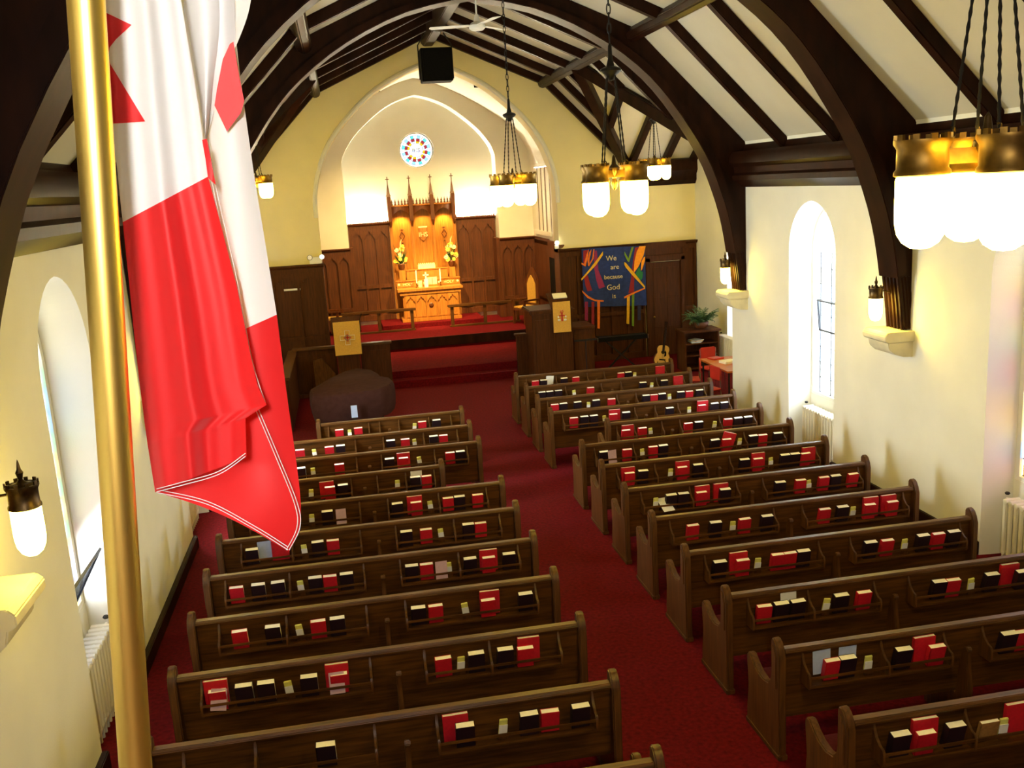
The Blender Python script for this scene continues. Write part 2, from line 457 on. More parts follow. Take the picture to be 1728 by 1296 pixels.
# rear wall with the round window opening
RC = (0.0, 5.62); RR = 0.50
N = 32
ring = [(RC[0] + RR * math.cos(2 * PI * k / N), RC[1] + RR * math.sin(2 * PI * k / N)) for k in range(N)]
sq = []
for k in range(N):
    c, s_ = math.cos(2 * PI * k / N), math.sin(2 * PI * k / N); q = 1 / max(abs(c), abs(s_))
    sq.append((RC[0] + .9 * c * q, RC[1] + .9 * s_ * q))
for k in range(N):
    j = (k + 1) % N
    w2.face((ring[k][0], CYB, ring[k][1]), (ring[j][0], CYB, ring[j][1]), (sq[j][0], CYB, sq[j][1]), (sq[k][0], CYB, sq[k][1]))
    w2.face((ring[k][0], CYB, ring[k][1]), (ring[j][0], CYB, ring[j][1]), (ring[j][0] * .94, CYB + .2, RC[1] + (ring[j][1] - RC[1]) * .94), (ring[k][0] * .94, CYB + .2, RC[1] + (ring[k][1] - RC[1]) * .94))
zl, zh = RC[1] - .9, RC[1] + .9
for a, b, c, d in ((-2.3, 2.3, 0, zl), (-2.3, -.9, zl, zh), (.9, 2.3, zl, zh), (-2.3, 2.3, zh, 7.8)):
    w2.face((a, CYB, c), (b, CYB, c), (b, CYB, d), (a, CYB, d))
struct('wall_sanctuary', w2, PLASTER, 'plaster sanctuary wall with a pointed recess and a round window', smooth=False)

# ------------------------------------------------------------------ ceiling, rafters, trusses
ce = MB()
for sg in (-1, 1):
    ce.face((0, YB, RIDGE[1]), (sg * KNEE[0], YB, KNEE[1]), (sg * KNEE[0], YF, KNEE[1]), (0, YF, RIDGE[1]))
    ce.face((sg * KNEE[0], YB, KNEE[1]), (sg * 5.2, YB, 4.4), (sg * 5.2, YT, 4.4), (sg * KNEE[0], YT, KNEE[1]))
    YM = (YT + YF) / 2
    ce.face((sg * KNEE[0], YM, KNEE[1]), (sg * KNEE[0], YF, KNEE[1]), (sg * EAVE[0], YF, EAVE[1]))
    ce.face((sg * KNEE[0], YM, KNEE[1]), (sg * KNEE[0], YT, KNEE[1]), (sg * EAVE[0], YT, EAVE[1]))
    ce.face((sg * KNEE[0], YM, KNEE[1]), (sg * EAVE[0], YF, EAVE[1]), (sg * 7.0, YF, EAVE[1]), (sg * 7.0, YM, KNEE[1]))
    ce.face((sg * KNEE[0], YM, KNEE[1]), (sg * EAVE[0], YT, EAVE[1]), (sg * 7.0, YT, EAVE[1]), (sg * 7.0, YM, KNEE[1]))
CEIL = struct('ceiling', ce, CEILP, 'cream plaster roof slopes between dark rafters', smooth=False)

RD, RW = 0.15, 0.15
def rafter_mesh(poly):
    mb = MB(); mb.prism(poly, 'y', -RW / 2, RW / 2); return mb.mesh('rafter', TIMBER, bevel=0.012)
def low(p, d): return (p[0] - d * .7, p[1] - d * .7)
rm = {}
for sg in (-1, 1):
    lo = [EAVE, KNEE, low(KNEE, RD), low(EAVE, RD)]
    hi = [KNEE, RIDGE, (0, RIDGE[1] - RD * 1.09), (KNEE[0] - .06, KNEE[1] - RD)]
    rm[sg] = (rafter_mesh([(sg * x, z) for x, z in lo]), rafter_mesh([(sg * x, z) for x, z in hi]))
for y in (1.0, 2.67, 4.33, 7.67, 9.33, 12.67, 14.33):
    for sg in (-1, 1):
        inst('rafter', rm[sg][0], CEIL, (0, y, 0)); inst('rafter', rm[sg][1], CEIL, (0, y, 0))
for y in (17.4, 18.8, 20.2, 21.6, 22.9):
    for sg in (-1, 1): inst('rafter', rm[sg][1], CEIL, (0, y, 0))
for sg in (-1, 1):
    inst('rafter', rm[sg][0], CEIL, (0, 22.9, 0))
    # jack rafters in the small nave triangles either side of the valleys
    for y in (21.6, 20.6, 17.6, 18.7):
        f = (y - YM) / (YF - YM) if y > YM else (YM - y) / (YM - YT)
        e = (KNEE[0] + (EAVE[0] - KNEE[0]) * f, KNEE[1] + (EAVE[1] - KNEE[1]) * f)
        mb = MB(); mb.prism([(sg * x, z) for x, z in (e, KNEE, low(KNEE, RD), low(e, RD))], 'y', y - RW / 2, y + RW / 2)
        mb.build('rafter', TIMBER, CEIL, bevel=0.012)
    # valley rafters
    for yy in (YF, YT):
        MB().beam((sg * (KNEE[0] - .05), YM, KNEE[1] - .1), (sg * (EAVE[0] - .1), yy + (-.05 if yy == YF else .05), EAVE[1] - .12), .2, .22).build('valley_rafter', TIMBER, CEIL, bevel=0.012)
    for x in (3.85, 4.75, 5.6, 6.32):
        f = min(1, max(0, (x - KNEE[0]) / (EAVE[0] - KNEE[0])))
        for yy in (YF, YT):
            yt = YM; zt = KNEE[1]
            if x < EAVE[0]:   # stops on the valley
                p0 = (sg * x, YM + (yy - YM) * f, KNEE[1] + (EAVE[1] - KNEE[1]) * f - .08)
            else: p0 = (sg * x, yy, EAVE[1] - .08)
            MB().beam(p0, (sg * x, yt, zt - .08), .15, .17).build('rafter', TIMBER, CEIL, bevel=0.012)
    MB().beam((sg * KNEE[0], YM, KNEE[1] - .1), (sg * 6.5, YM, KNEE[1] - .1), .2, .2).build('ridge_beam', TIMBER, CEIL, bevel=0.012)
    pu = MB()
    pu.prism([(sg * x, z) for x, z in ((2.80, 6.82), (2.62, 6.93), (2.53, 6.82), (2.56, 6.72), (2.66, 6.68), (2.76, 6.73))], 'y', YB, YF)
    pu.build('purlin', TIMBER, CEIL, bevel=0.015)
rb = MB(); rb.prism([(-.16, 8.1), (-.16, 7.8), (-.1, 7.72), (.1, 7.72), (.16, 7.8), (.16, 8.1)], 'y', YB, YF)
rb.build('ridge_beam', TIMBER, CEIL, bevel=0.012)

# wall-plate cornices
def cornice_profile(X, sg):
    pr = [(0.10, 4.72), (.24, 4.84), (.30, 4.76), (.30, 4.64), (.22, 4.58), (.20, 4.48), (.25, 4.44), (.25, 4.36), (.12, 4.30), (.06, 4.24), (-.02, 4.24), (-.02, 5.0)]
    return [(X - sg * a, z) for a, z in pr]
n_trim = 3
for X, sg in ((XR, 1), (XL, -1)):
    mb = MB(); mb.prism(cornice_profile(X, sg), 'y', YB, YT)
    struct('trim_%d' % n_trim, mb, TIMBER, 'dark moulded timber cornice along the %s nave wall' % ('window' if sg > 0 else 'flag side')); n_trim += 1
for sg in (-1, 1):
    mb = MB(); mb.prism([(YF - a, z) for a, z in ((0.0, 4.9), (.2, 4.86), (.22, 4.6), (.14, 4.5), (.14, 4.36), (.05, 4.26), (0, 4.26))], 'x', sg * 4.72, sg * 6.42)
    struct('trim_%d' % n_trim, mb, TIMBER, 'dark timber plate beam of the transept'); n_trim += 1
    mb = MB(); X = sg * XT
    mb.box(min(X, X - sg * .05), max(X, X - sg * .05), YT, YF, 0, .18); struct('baseboard_transept_%d' % (1 if sg < 0 else 2), mb, TIMBER, 'dark baseboard of the transept')
for X, sg, nm, wins in ((XR, 1, 'right', WIN_R), (XL, -1, 'left', WIN_L)):
    mb = MB(); cur = YB
    for c in list(wins) + [None]:
        e = c - NHW if c else YT
        mb.box(min(X, X - sg * .06), max(X, X - sg * .06), cur, e, 0, .17); cur = (c or 0) + NHW
    struct('baseboard_' + nm, mb, TIMBER, 'dark baseboard of the nave wall', bevel=0.01)

INNER = smooth_half([(4.50, 2.45), (4.45, 2.9), (4.34, 3.6), (4.17, 4.2), (3.88, 4.88), (3.30, 5.75), (2.75, 6.33), (2.0, 6.85), (1.05, 7.27), (0, 7.48)], 3)
OUTER = [(0, 8.06), (2.72, 6.9), (4.72, 4.88), (4.62, 4.7), (4.62, 2.45)]
def truss(y, label):
    t = thing('roof_truss', label, 'roof truss', (0, y, 0), group='curved roof trusses')
    for sg in (-1, 1):
        k = 1.0 if sg > 0 else 1.012
        mb = MB(); mb.prism([(sg * x * k, z) for x, z in INNER + OUTER], 'y', -.17, .17)
        mb.build('arched_brace', TIMBER, t, bevel=0.015)
        # moulded soffit rib, prouder than the brace
        inn = [(x - .035, z - .02) for x, z in INNER[4:]]; out = [(x + .09, z + .06) for x, z in INNER[4:]]
        mb = MB(); mb.prism([(sg * x * k, z) for x, z in inn + out[::-1]], 'y', -.22, .22)
        mb.build('soffit_moulding', TIMBER, t, bevel=0.01)
        for j in range(5):
            yy = -.16 + j * .08
            mb = MB(); mb.tube([(sg * (x - .005) * k, yy, z) for x, z in INNER[:14]], .022, 8)
            mb.build('flute', TIMBER, t)
        for j in range(3):
            mb = MB(); mb.tube([(sg * (x + .05 + j * .045) * k, -.165, z) for x, z in INNER[:5]], .016, 8)
            mb.build('flute', TIMBER, t)
        # queen-post like rafters meeting the brace
    return t
truss(5.5, 'dark arched roof truss nearest the flag pole')
truss(11.0, 'dark arched roof truss between the two tall nave windows')
truss(16.0, 'dark arched roof truss in front of the chancel and transept')

def corbel(x, sg, y, label):
    t = thing('corbel', label, 'corbel', (x, y, 0), group='stone corbels under the trusses')
    mb = MB(); mb.prism([(sg * .02, 2.44), (-sg * .36, 2.44), (-sg * .40, 2.40), (-sg * .40, 2.34), (-sg * .36, 2.31), (sg * .02, 2.31)], 'y', -.27, .27); mb.build('abacus', STONE, t, bevel=0.008)
    mb = MB(); mb.prism([(sg * .02, 2.31), (-sg * .34, 2.31), (-sg * .32, 2.22), (-sg * .24, 2.15), (-sg * .12, 2.11), (sg * .02, 2.10)], 'y', -.24, .24); mb.build('block', STONE, t, bevel=0.01)
corbel(XR, 1, 11, 'pale stone corbel between the two tall nave windows')
corbel(XR, 1, 16, 'pale stone corbel at the edge of the transept by the fern')
corbel(XL, -1, 5.5, 'pale stone corbel on the flag side wall below the near lamp')
corbel(XL, -1, 11, 'pale stone corbel on the flag side wall partly behind the flag')
corbel(XL, -1, 16, 'pale stone corbel on the flag side wall hidden beyond the flag')

# ------------------------------------------------------------------ windows
PALES = [glass_mat('clear_pale_glass_%d' % i, c) for i, c in enumerate([(.95, .97, 1), (.93, .95, .90), (.97, .96, .88), (.9, .95, 1)])]
SOFT = [glass_mat('soft_pale_glass_%d' % i, c) for i, c in enumerate([(.50, .52, .54), (.50, .51, .50), (.51, .51, .48), (.49, .52, .54)])]
MID = [glass_mat('tinted_pale_glass_%d' % i, c) for i, c in enumerate([(.23, .25, .27), (.225, .235, .22), (.24, .23, .20), (.22, .235, .27)])]
DIM = [glass_mat('deep_tinted_glass_%d' % i, c) for i, c in enumerate([(.15, .15, .14), (.14, .135, .11), (.15, .14, .10), (.135, .14, .15)])]
RICH = [glass_mat('stained_glass_%d' % i, tuple(.32 * q for q in c)) for i, c in enumerate([(.95, .62, .18), (.35, .3, .75), (.95, .85, .4), (.62, .25, .6), (.3, .55, .75), (.9, .4, .15), (.35, .65, .4), (.2, .2, .55)])]
UNIT = {}
def unit_pane(m):
    if m.name not in UNIT:
        UNIT[m.name] = MB().box(-.006, .006, -.5, .5, -.5, .5).mesh('pane', m, smooth=False)
    return UNIT[m.name]
WN = [0]
def window(X, sg, c, rich, hopper, label, tilt=20, rows=11, cw_=.007, pale=None):
    WN[0] += 1
    XG = X + sg * (DEPTH + .06)
    fr = MB(); P = [(GHW, SILL)] + [(-y, z) for y, z in arch_pts(GHW, GSP, GAP)] + [(-GHW, SILL)]
    IN = [(y * (1 - .07 / GHW) , z - (.05 if z > 2 else -.05)) for y, z in P]
    for i in range(len(P)):
        a, b = P[i], P[(i + 1) % len(P)]; ia, ib = IN[i], IN[(i + 1) % len(P)]
        for (u, v, iu, iv) in ((a, b, ia, ib),):
            q = [(XG - sg * .05, c + u[0], u[1]), (XG - sg * .05, c + v[0], v[1]), (XG - sg * .05, c + iv[0], iv[1]), (XG - sg * .05, c + iu[0], iu[1])]
            r = [(XG + sg * .05, p[1], p[2]) for p in q]
            fr.face(*q); fr.face(*r[::-1]); fr.face(q[2], q[3], r[3], r[2])
    w = struct('window_%d' % WN[0], fr, WHITEP, label, smooth=False)
    H0, H1 = SILL + .05, GSP - .02
    xs = [-GHW + .07, -GHW + .19, -.16, .16, GHW - .19, GHW - .07]
    rh = (H1 - H0) / rows; PALE = pale or PALES
    rnd = random.Random(WN[0])
    for r in range(rows):
        z0, z1 = H0 + r * rh, H0 + (r + 1) * rh; zc = (z0 + z1) / 2
        for k in range(5):
            if hopper and hopper[0] < zc < hopper[1] and 1 <= k <= 3: continue
            border = k in (0, 4)
            if rich: m = rnd.choice(RICH) if (border or rnd.random() < rich) else rnd.choice(PALE)
            else: m = rnd.choice(PALE)
            inst('pane', unit_pane(m), w, (XG, c + (xs[k] + xs[k + 1]) / 2, zc), sc=(1, xs[k + 1] - xs[k] - .012, rh - .012))
    # arched head lights
    for sgn in (-1, 1):
        A = [p for p in arch_pts(GHW - .07, GSP - .02, GAP - .05) if p[0] * sgn >= -1e-6]
        poly = [(c + sgn * .006, GSP - .02)] + [(c + y + (sgn * .006 if abs(y) < 1e-6 else 0), z) for y, z in (A if sgn < 0 else A)]
        if sgn < 0: poly = [(c - .006, GSP - .02)] + [(c + y - (.006 if abs(y) < 1e-6 else 0), z) for y, z in A]
        mb = MB(); mb.prism(poly, 'x', XG - .006, XG + .006); mb.build('pane', PALE[0] if not rich else PALE[2], w, smooth=False)
    # lead cames
    for k in range(1, 5):
        MB().box(XG - .012, XG + .012, c + xs[k] - cw_, c + xs[k] + cw_, H0, H1).build('came', LEAD, w, smooth=False)
    for r in range(rows + 1):
        MB().box(XG - .010, XG + .010, c + xs[0], c + xs[5], H0 + r * rh - cw_, H0 + r * rh + cw_).build('came', LEAD, w, smooth=False)
    if hopper:   # opened hopper light, hinged at the bottom, tilted into the room
        z0, z1 = hopper; n0, n1 = round((z0 - H0) / rh), round((z1 - H0) / rh)
        z0, z1 = H0 + n0 * rh, H0 + n1 * rh; ya, yb = xs[1], xs[4]; h = z1 - z0
        e = bpy.data.objects.new('hopper_light', None); COL.objects.link(e); e.parent = w
        e.location = (XG - sg * .02, c, z0 + .01); e.rotation_euler = (0, -sg * math.radians(tilt), 0)
        f = MB()
        for b in ((ya, ya + .025, 0, h), (yb - .025, yb, 0, h), (ya, yb, 0, .025), (ya, yb, h - .025, h)):
            f.box(-.012, .012, b[0], b[1], b[2], b[3])
        f.build('hopper_frame', LEAD, e, smooth=False)
        inst('hopper_pane', unit_pane(PALE[3]), e, (0, (ya + yb) / 2, h / 2), sc=(.6, yb - ya - .05, h - .05))
    lamp('AREA', 'window_portal', (XG + sg * .1, c, (SILL + GAP) / 2), 1, (1, 1, 1), 2 * GHW, (XG - sg, c, (SILL + GAP) / 2), sy=GAP - SILL, portal=True)
    return w
window(XR, 1, 13.45, 0, (2.0, 2.5), 'tall pointed nave window with an open hopper light', tilt=5, rows=9, cw_=.003, pale=SOFT)
window(XR, 1, 8.6, .55, None, 'stained glass nave window above the near radiator', pale=MID)
window(XL, -1, 8.3, .35, (.92, 1.55), 'stained glass nave window left of the flag pole', pale=MID, tilt=30)
window(XL, -1, 13.4, .2, None, 'nave window hidden behind the flag')
window(XT, 1, 20.3, .2, (1.55, 2.1), 'transept window above the fern', pale=DIM)
window(-XT, -1, 20.3, .2, None, 'transept window beyond the flag', pale=DIM)
# rose window
rw = MB()
Nr = 48
for k in range(Nr):
    j = (k + 1) % Nr
    def rp(q, kk, y): return (q * math.cos(2 * PI * kk / Nr), y, RC[1] + q * math.sin(2 * PI * kk / Nr))
    rw.face(rp(.50, k, CYB + .1), rp(.50, j, CYB + .1), rp(.455, j, CYB + .1), rp(.455, k, CYB + .1))
    rw.face(rp(.455, k, CYB + .1), rp(.455, j, CYB + .1), rp(.455, j, CYB + .18), rp(.455, k, CYB + .18))
WN[0] += 1
ROSE = struct('window_%d' % WN[0], rw, WHITEP, 'round stained glass rose window above the altar')
def sector(a0, a1, r0, r1, m, name='pane'):
    n = 4; poly = [(r0 * math.cos(a0 + (a1 - a0) * i / n), RC[1] + r0 * math.sin(a0 + (a1 - a0) * i / n)) for i in range(n + 1)]
    poly += [(r1 * math.cos(a1 + (a0 - a1) * i / n), RC[1] + r1 * math.sin(a1 + (a0 - a1) * i / n)) for i in range(n + 1)]
    mb = MB(); mb.prism(poly, 'y', CYB + .135, CYB + .145); mb.build(name, m, ROSE, smooth=False)
TEAL = glass_mat('teal_glass', (0.052, 0.126, 0.119)); ROSEC = glass_mat('rose_red_glass', (0.092, 0.027, 0.03)); AMB = glass_mat('amber_glass', (0.149, 0.112, 0.012))
RPALE = [glass_mat('rose_pale_glass_%d' % i, c) for i, c in enumerate([(.14, .14, .13), (.15, .14, .12), (.13, .14, .15), (.145, .13, .14)])]
SKYB = glass_mat('sky_glass', (0.089, 0.126, 0.149))
for k in range(12):
    a = 2 * PI * k / 12 + PI / 12
    sector(a - .26, a + .26, .02, .20, RPALE[k % 4]); sector(a - .25, a + .25, .205, .255, AMB if k % 3 else RPALE[2])
    sector(a - .19, a + .19, .26, .33, ROSEC); sector(a - .17, a + .17, .335, .41, TEAL if k % 2 else SKYB)
    sector(a + .19, a + .33, .26, .45, RPALE[k % 4]); sector(a - .17, a + .17, .415, .45, RPALE[2])
    sector(a + PI / 12 - .035, a + PI / 12 + .035, .452, .456, RICH[0])
cm = MB()
for q in (.202, .257, .332, .412): cm.tube([(q * math.cos(2 * PI * k / 40), CYB + .133, RC[1] + q * math.sin(2 * PI * k / 40)) for k in range(40)], .005, 5, closed=True)
cm.build('came', LEAD, ROSE)
iw = text_mesh('IHS', .16, .004, LEAD); inst('lettering', iw, ROSE, (0, CYB + .128, RC[1] - .055), (PI / 2, 0, 0))

# ------------------------------------------------------------------ radiators
def radiator_section():
    mb = MB()
    for x in (-.075, 0, .075): mb.tube([(x, 0, .10), (x, 0, .14), (x, 0, .70), (x, 0, .74)], [.02, .027, .027, .02], 8)
    for z in (.12, .72): mb.tube([(-.10, 0, z), (-.09, 0, z), (.09, 0, z), (.10, 0, z)], [.02, .034, .034, .02], 8)
    for x in (-.075, .075): mb.box(x - .015, x + .015, -.012, .012, 0, .1)
    return mb.mesh('radiator_section', RADW)
RS = radiator_section()
def radiator(x, y, n, label, rz=0):
    t = thing('radiator', label, 'radiator', (x, y, 0), rz, group='cast iron column radiators in the window niches')
    for k in range(n): inst('radiator_section', RS, t, (0, (k - (n - 1) / 2) * .088, 0))
    mb = MB(); mb.tube([(.02, -n * .044, .72), (.02, n * .044, .72)], .014, 6); mb.tube([(.02, -n * .044, .12), (.02, n * .044, .12)], .014, 6); mb.build('pipe', RADW, t)
    mb = MB(); mb.tube([(.02, n * .044, .72), (.02, n * .044 + .06, .72), (.02, n * .044 + .06, 0)], .014, 6); mb.build('feed_pipe', RADW, t)
    mb = MB(); mb.lathe([(.02, 0), (.03, .015), (.02, .03)], (.02, n * .044 + .06, .76), 10); mb.build('valve', IRON, t)
radiator(XR + .22, 13.45, 12, 'cream radiator under the brightest nave window')
radiator(XR + .20, 8.6, 12, 'cream radiator at the end of the pew row nearest the stained glass window')
radiator(XL - .20, 8.3, 12, 'cream radiator behind the gold flag pole')
radiator(XT - .14, 20.45, 14, 'cream radiator beside the fern cabinet')
radiator(XL - .2, 13.4, 12, 'cream radiator behind the flag')

# ------------------------------------------------------------------ lamps
SHADE = MB().lathe([(.088, .155), (.097, .14), (.098, .02), (.097, -.03), (.088, -.075), (.068, -.108), (.038, -.128), (.0, -.134)], n=18).mesh('glass_shade', LAMPGLASS)
def holder_mesh(m):
    mb = MB(); mb.lathe([(.098, 0), (.106, .005), (.104, .02), (.096, .03), (.096, .105), (.108, .125), (.108, .14), (.09, .14), (.088, .03)], n=18)
    for k in range(10):
        a = 2 * PI * k / 10; mb.add(MB().box(-.012, .012, -.006, .006, .14, .16).xf(Matrix.Rotation(a, 4, 'Z') @ Matrix.Translation((0, .1, 0))).v, [(0, 3, 2, 1), (4, 5, 6, 7), (0, 1, 5, 4), (1, 2, 6, 5), (2, 3, 7, 6), (3, 0, 4, 7)])
    return mb.mesh('lamp_holder', m)
HOLD = holder_mesh(BRASS); HOLDD = holder_mesh(BRONZE)
def chain_mesh(length, pitch=.075):
    mb = MB(); n = int(length / pitch)
    for i in range(n):
        c = i * pitch + pitch / 2; pts = []
        for k in range(8):
            a = 2 * PI * k / 8; u, v = .016 * math.cos(a), .048 * math.sin(a)
            pts.append((u, 0, c + v) if i % 2 else (0, u, c + v))
        mb.tube(pts, .0055, 5, closed=True)
    return mb.mesh('chain', IRON)
def chandelier(x, y, z, top, rz, label):
    """z: bottom of the glass"""
    t = thing('chandelier', label, 'chandelier', (x, y, z + .134), rz, group='four-light hanging chandeliers')
    o = .165
    for a, b in ((-o, -o), (o, -o), (o, o), (-o, o)):
        inst('lamp_holder', HOLD, t, (a, b, .15)); inst('glass_shade', SHADE, t, (a, b, 0))
    fr = MB()
    for a, b in (((-o, -o), (o, o)), ((-o, o), (o, -o))):
        fr.box(-.24 * 1, .24, -.014, .014, .19, .25)
        vs = fr.v[-8:]; R_ = Matrix.Rotation(math.atan2(b[1] - a[1], b[0] - a[0]), 4, 'Z'); fr.v[-8:] = [tuple(R_ @ Vector(p)) for p in vs]
    fr.build('cross_frame', BRASS, t)
    sc = MB(); sc.lathe([(0, .08), (.02, .10), (.03, .14), (.015, .18), (.045, .24), (.05, .27), (.02, .30), (.012, .36), (0, .38)], n=12); sc.build('centre_boss', BRONZE, t)
    for a, b in ((-o, -o), (o, -o), (o, o), (-o, o)):
        k = .55; p0 = Vector((a * k, b * k, .31)); p1 = Vector((a * .2, b * .2, 1.02))
        mb = MB(); n = 28
        mb.tube([p0 + (p1 - p0) * i / n for i in range(n + 1)], [.0085 if i % 2 else .0055 for i in range(n + 1)], 6); mb.build('twisted_rod', IRON, t)
        mb = MB(); mb.tube([p0 + Vector((.018 * math.cos(q), 0, .0 + .02 * math.sin(q))) for q in [i * .6 - 2.2 for i in range(8)]], .005, 5); mb.build('hook', BRONZE, t)
    cr = MB(); cr.lathe([(.0, 1.30), (.016, 1.26), (.02, 1.16), (.035, 1.10), (.085, 1.08), (.09, 1.06), (.07, 1.04), (.05, 1.03), (.03, .99), (0, .98)], n=12); cr.build('crown', IRON, t)
    inst('chain', chain_mesh(top - (z + .134) - 1.29), t, (0, 0, 1.29))
    return t
chandelier(0, 12.95, 4.23, 7.72, .2, 'chandelier hanging in front of the chancel arch')
chandelier(0, 8.05, 4.22, 7.72, -.16, 'chandelier hanging in front of the transept opening')
chandelier(0.13, 3.38, 4.20, 7.72, .455, 'large near chandelier hanging at the upper right of the nave')
chandelier(4.1, 19.2, 4.42, 6.7, .3, 'small distant chandelier hanging in the transept above the plant')
chandelier(-3.86, 19.2, 4.52, 6.7, .3, 'distant chandelier just showing past the edge of the flag')

def sconce(x, y, z, sg, label):
    t = thing('wall_sconce', label, 'wall lamp', (x, y, z), 0, group='single glass lamps on the truss feet')
    s = .86
    inst('glass_shade', SHADE, t, (0, 0, 0), sc=(s, s, 1.05)); inst('lamp_holder', HOLDD, t, (0, 0, .15), sc=(s, s, 1))
    mb = MB(); mb.lathe([(.085, .27), (.07, .29), (.03, .30), (.012, .32), (.018, .345), (.022, .36), (.012, .38), (.006, .42), (0, .44)], n=12); mb.build('finial', BRONZE, t)
    mb = MB(); mb.tube([(sg * (.08 + .23 * math.sin(a * PI / 16)), 0, .24 - .24 * (1 - math.cos(a * PI / 16))) for a in range(9)], .009, 6); mb.build('arm', BRONZE, t)
    return t
sconce(4.22, 11, 2.70, 1, 'lit glass sconce between the two tall nave windows')
sconce(4.28, 16, 2.70, 1, 'lit glass sconce on the truss foot above the potted fern')
sconce(-4.27, 5.62, 2.74, -1, 'lit glass sconce left of the flag pole')
sconce(-4.30, 11, 2.70, -1, 'lit glass sconce partly behind the red of the flag')
sconce(-4.30, 16, 2.70, -1, 'lit glass sconce beyond the flag near the transept')

t = thing('flag_fill_lamp', 'added white globe fill lamp over the balcony, unseen, lighting the flag', 'lamp', (-2.5, -1.1, 5.05))  # added lamp, out of view, brightens the front of the flag
MB().ball((0, 0, 0), .13, 16, 10).build('globe', emis('white_globe', (1.0, .97, .93), 270.0), t)
MB().tube([(0, 0, .12), (0, 0, 1.84)], .01, 8).build('stem', BRONZE, t)
MB().lathe([(.05, .10), (.06, .12), (.03, .16)], n=12).build('cap', BRONZE, t)
# ceiling fan
t = thing('ceiling_fan', 'pale ceiling fan hanging from the ridge beam', 'ceiling fan', (0, 15.3, 6.93), .5)
mb = MB(); mb.lathe([(.0, -.06), (.09, -.06), (.125, -.03), (.13, .01), (.09, .05), (.05, .07), (.03, .16), (.0, .2)], n=16); mb.build('motor', WHITEP, t)
mb = MB(); mb.tube([(0, 0, .15), (0, 0, .79)], .013, 8); mb.build('rod', WHITEP, t)
mb = MB(); mb.prism([(.12, -.05), (.25, -.065), (.72, -.07), (.75, 0), (.72, .07), (.25, .065), (.12, .05)], 'z', 0, .008); bm_ = mb.mesh('fan_blade', WHITEP)
for k in range(3): inst('fan_blade', bm_, t, (0, 0, .01), (.12, 0, 2 * PI * k / 3 + .3))

# loudspeaker
t = thing('loudspeaker', 'black loudspeaker box hanging from the ridge before the chancel arch', 'loudspeaker', (-.04, 21.2, 0))
MB().box(-.33, .33, -.22, .25, 6.74, 7.42).build('cabinet', BLACK, t, bevel=0.012)
MB().box(-.29, .29, -.235, -.22, 6.79, 7.38).build('grille', BLACK, t, bevel=0.004)
mb = MB(); mb.tube([(-.36, 0, 6.8), (-.36, 0, 7.5), (-.2, 0, 7.74)], .015, 6); mb.tube([(.36, 0, 6.8), (.36, 0, 7.5), (.2, 0, 7.74)], .015, 6); mb.build('bracket', IRON, t)

# ------------------------------------------------------------------ pews
PROF = [(0, 0), (0, .86), (.025, .93), (.06, .98), (.10, 1.0), (.125, .995), (.14, .97), (.14, .70), (.155, .63), (.20, .575), (.30, .55), (.40, .565), (.48, .605), (.535, .645), (.57, .65), (.595, .63), (.6, .59), (.585, .48), (.575, .36), (.6, .14), (.6, 0)]
END = MB().prism(PROF, 'x', -.032, .032).mesh('end_panel', OAKZ, bevel=0.010)
ENDTRIM = MB().prism([(.035, .60), (.035, .86), (.07, .93), (.10, .95), (.11, .94), (.11, .64), (.09, .60)], 'x', -.006, .006).mesh('raised_panel', OAKZ, bevel=0.004)
FOOT = MB().box(-.040, .040, -.01, .61, 0, .05).mesh('foot_block', OAKZ, bevel=0.008)
SUP = MB().prism([(-.075, 0), (-.075, .42), (-.045, .60), (-.04, .70), (-.05, .73), (-.03, .755), (.0, .75), (.03, .70), (.06, .55), (.09, .3), (.5, .4), (.5, 0)], 'x', -.022, .022).mesh('support', OAKZ, bevel=0.006)
BRK = MB().prism([(.08, .615), (-.07, .615), (-.080, .64), (-.082, .72), (-.066, .745), (-.03, .755), (.015, .79), (.042, .84), (.052, .875)], 'x', -.010, .010).mesh('rack_bracket', OAKZ, bevel=0.003)
cacheP = {}
def plank(name, L, poly, m, bevel):
    k = (name, round(L, 3))
    if k not in cacheP: cacheP[k] = MB().prism(poly, 'x', 0, L).mesh(name, m, bevel=bevel)
    return cacheP[k]
Z1, Z2, Z3 = (480, 640, .28935), (240, 860, .3364), (640, 900, .3125)
Z4, Z5, Z6, Z7 = (850, 600, .28935), (1228, 600, .28935), (960, 800, .3125), (1188, 890, .3132)
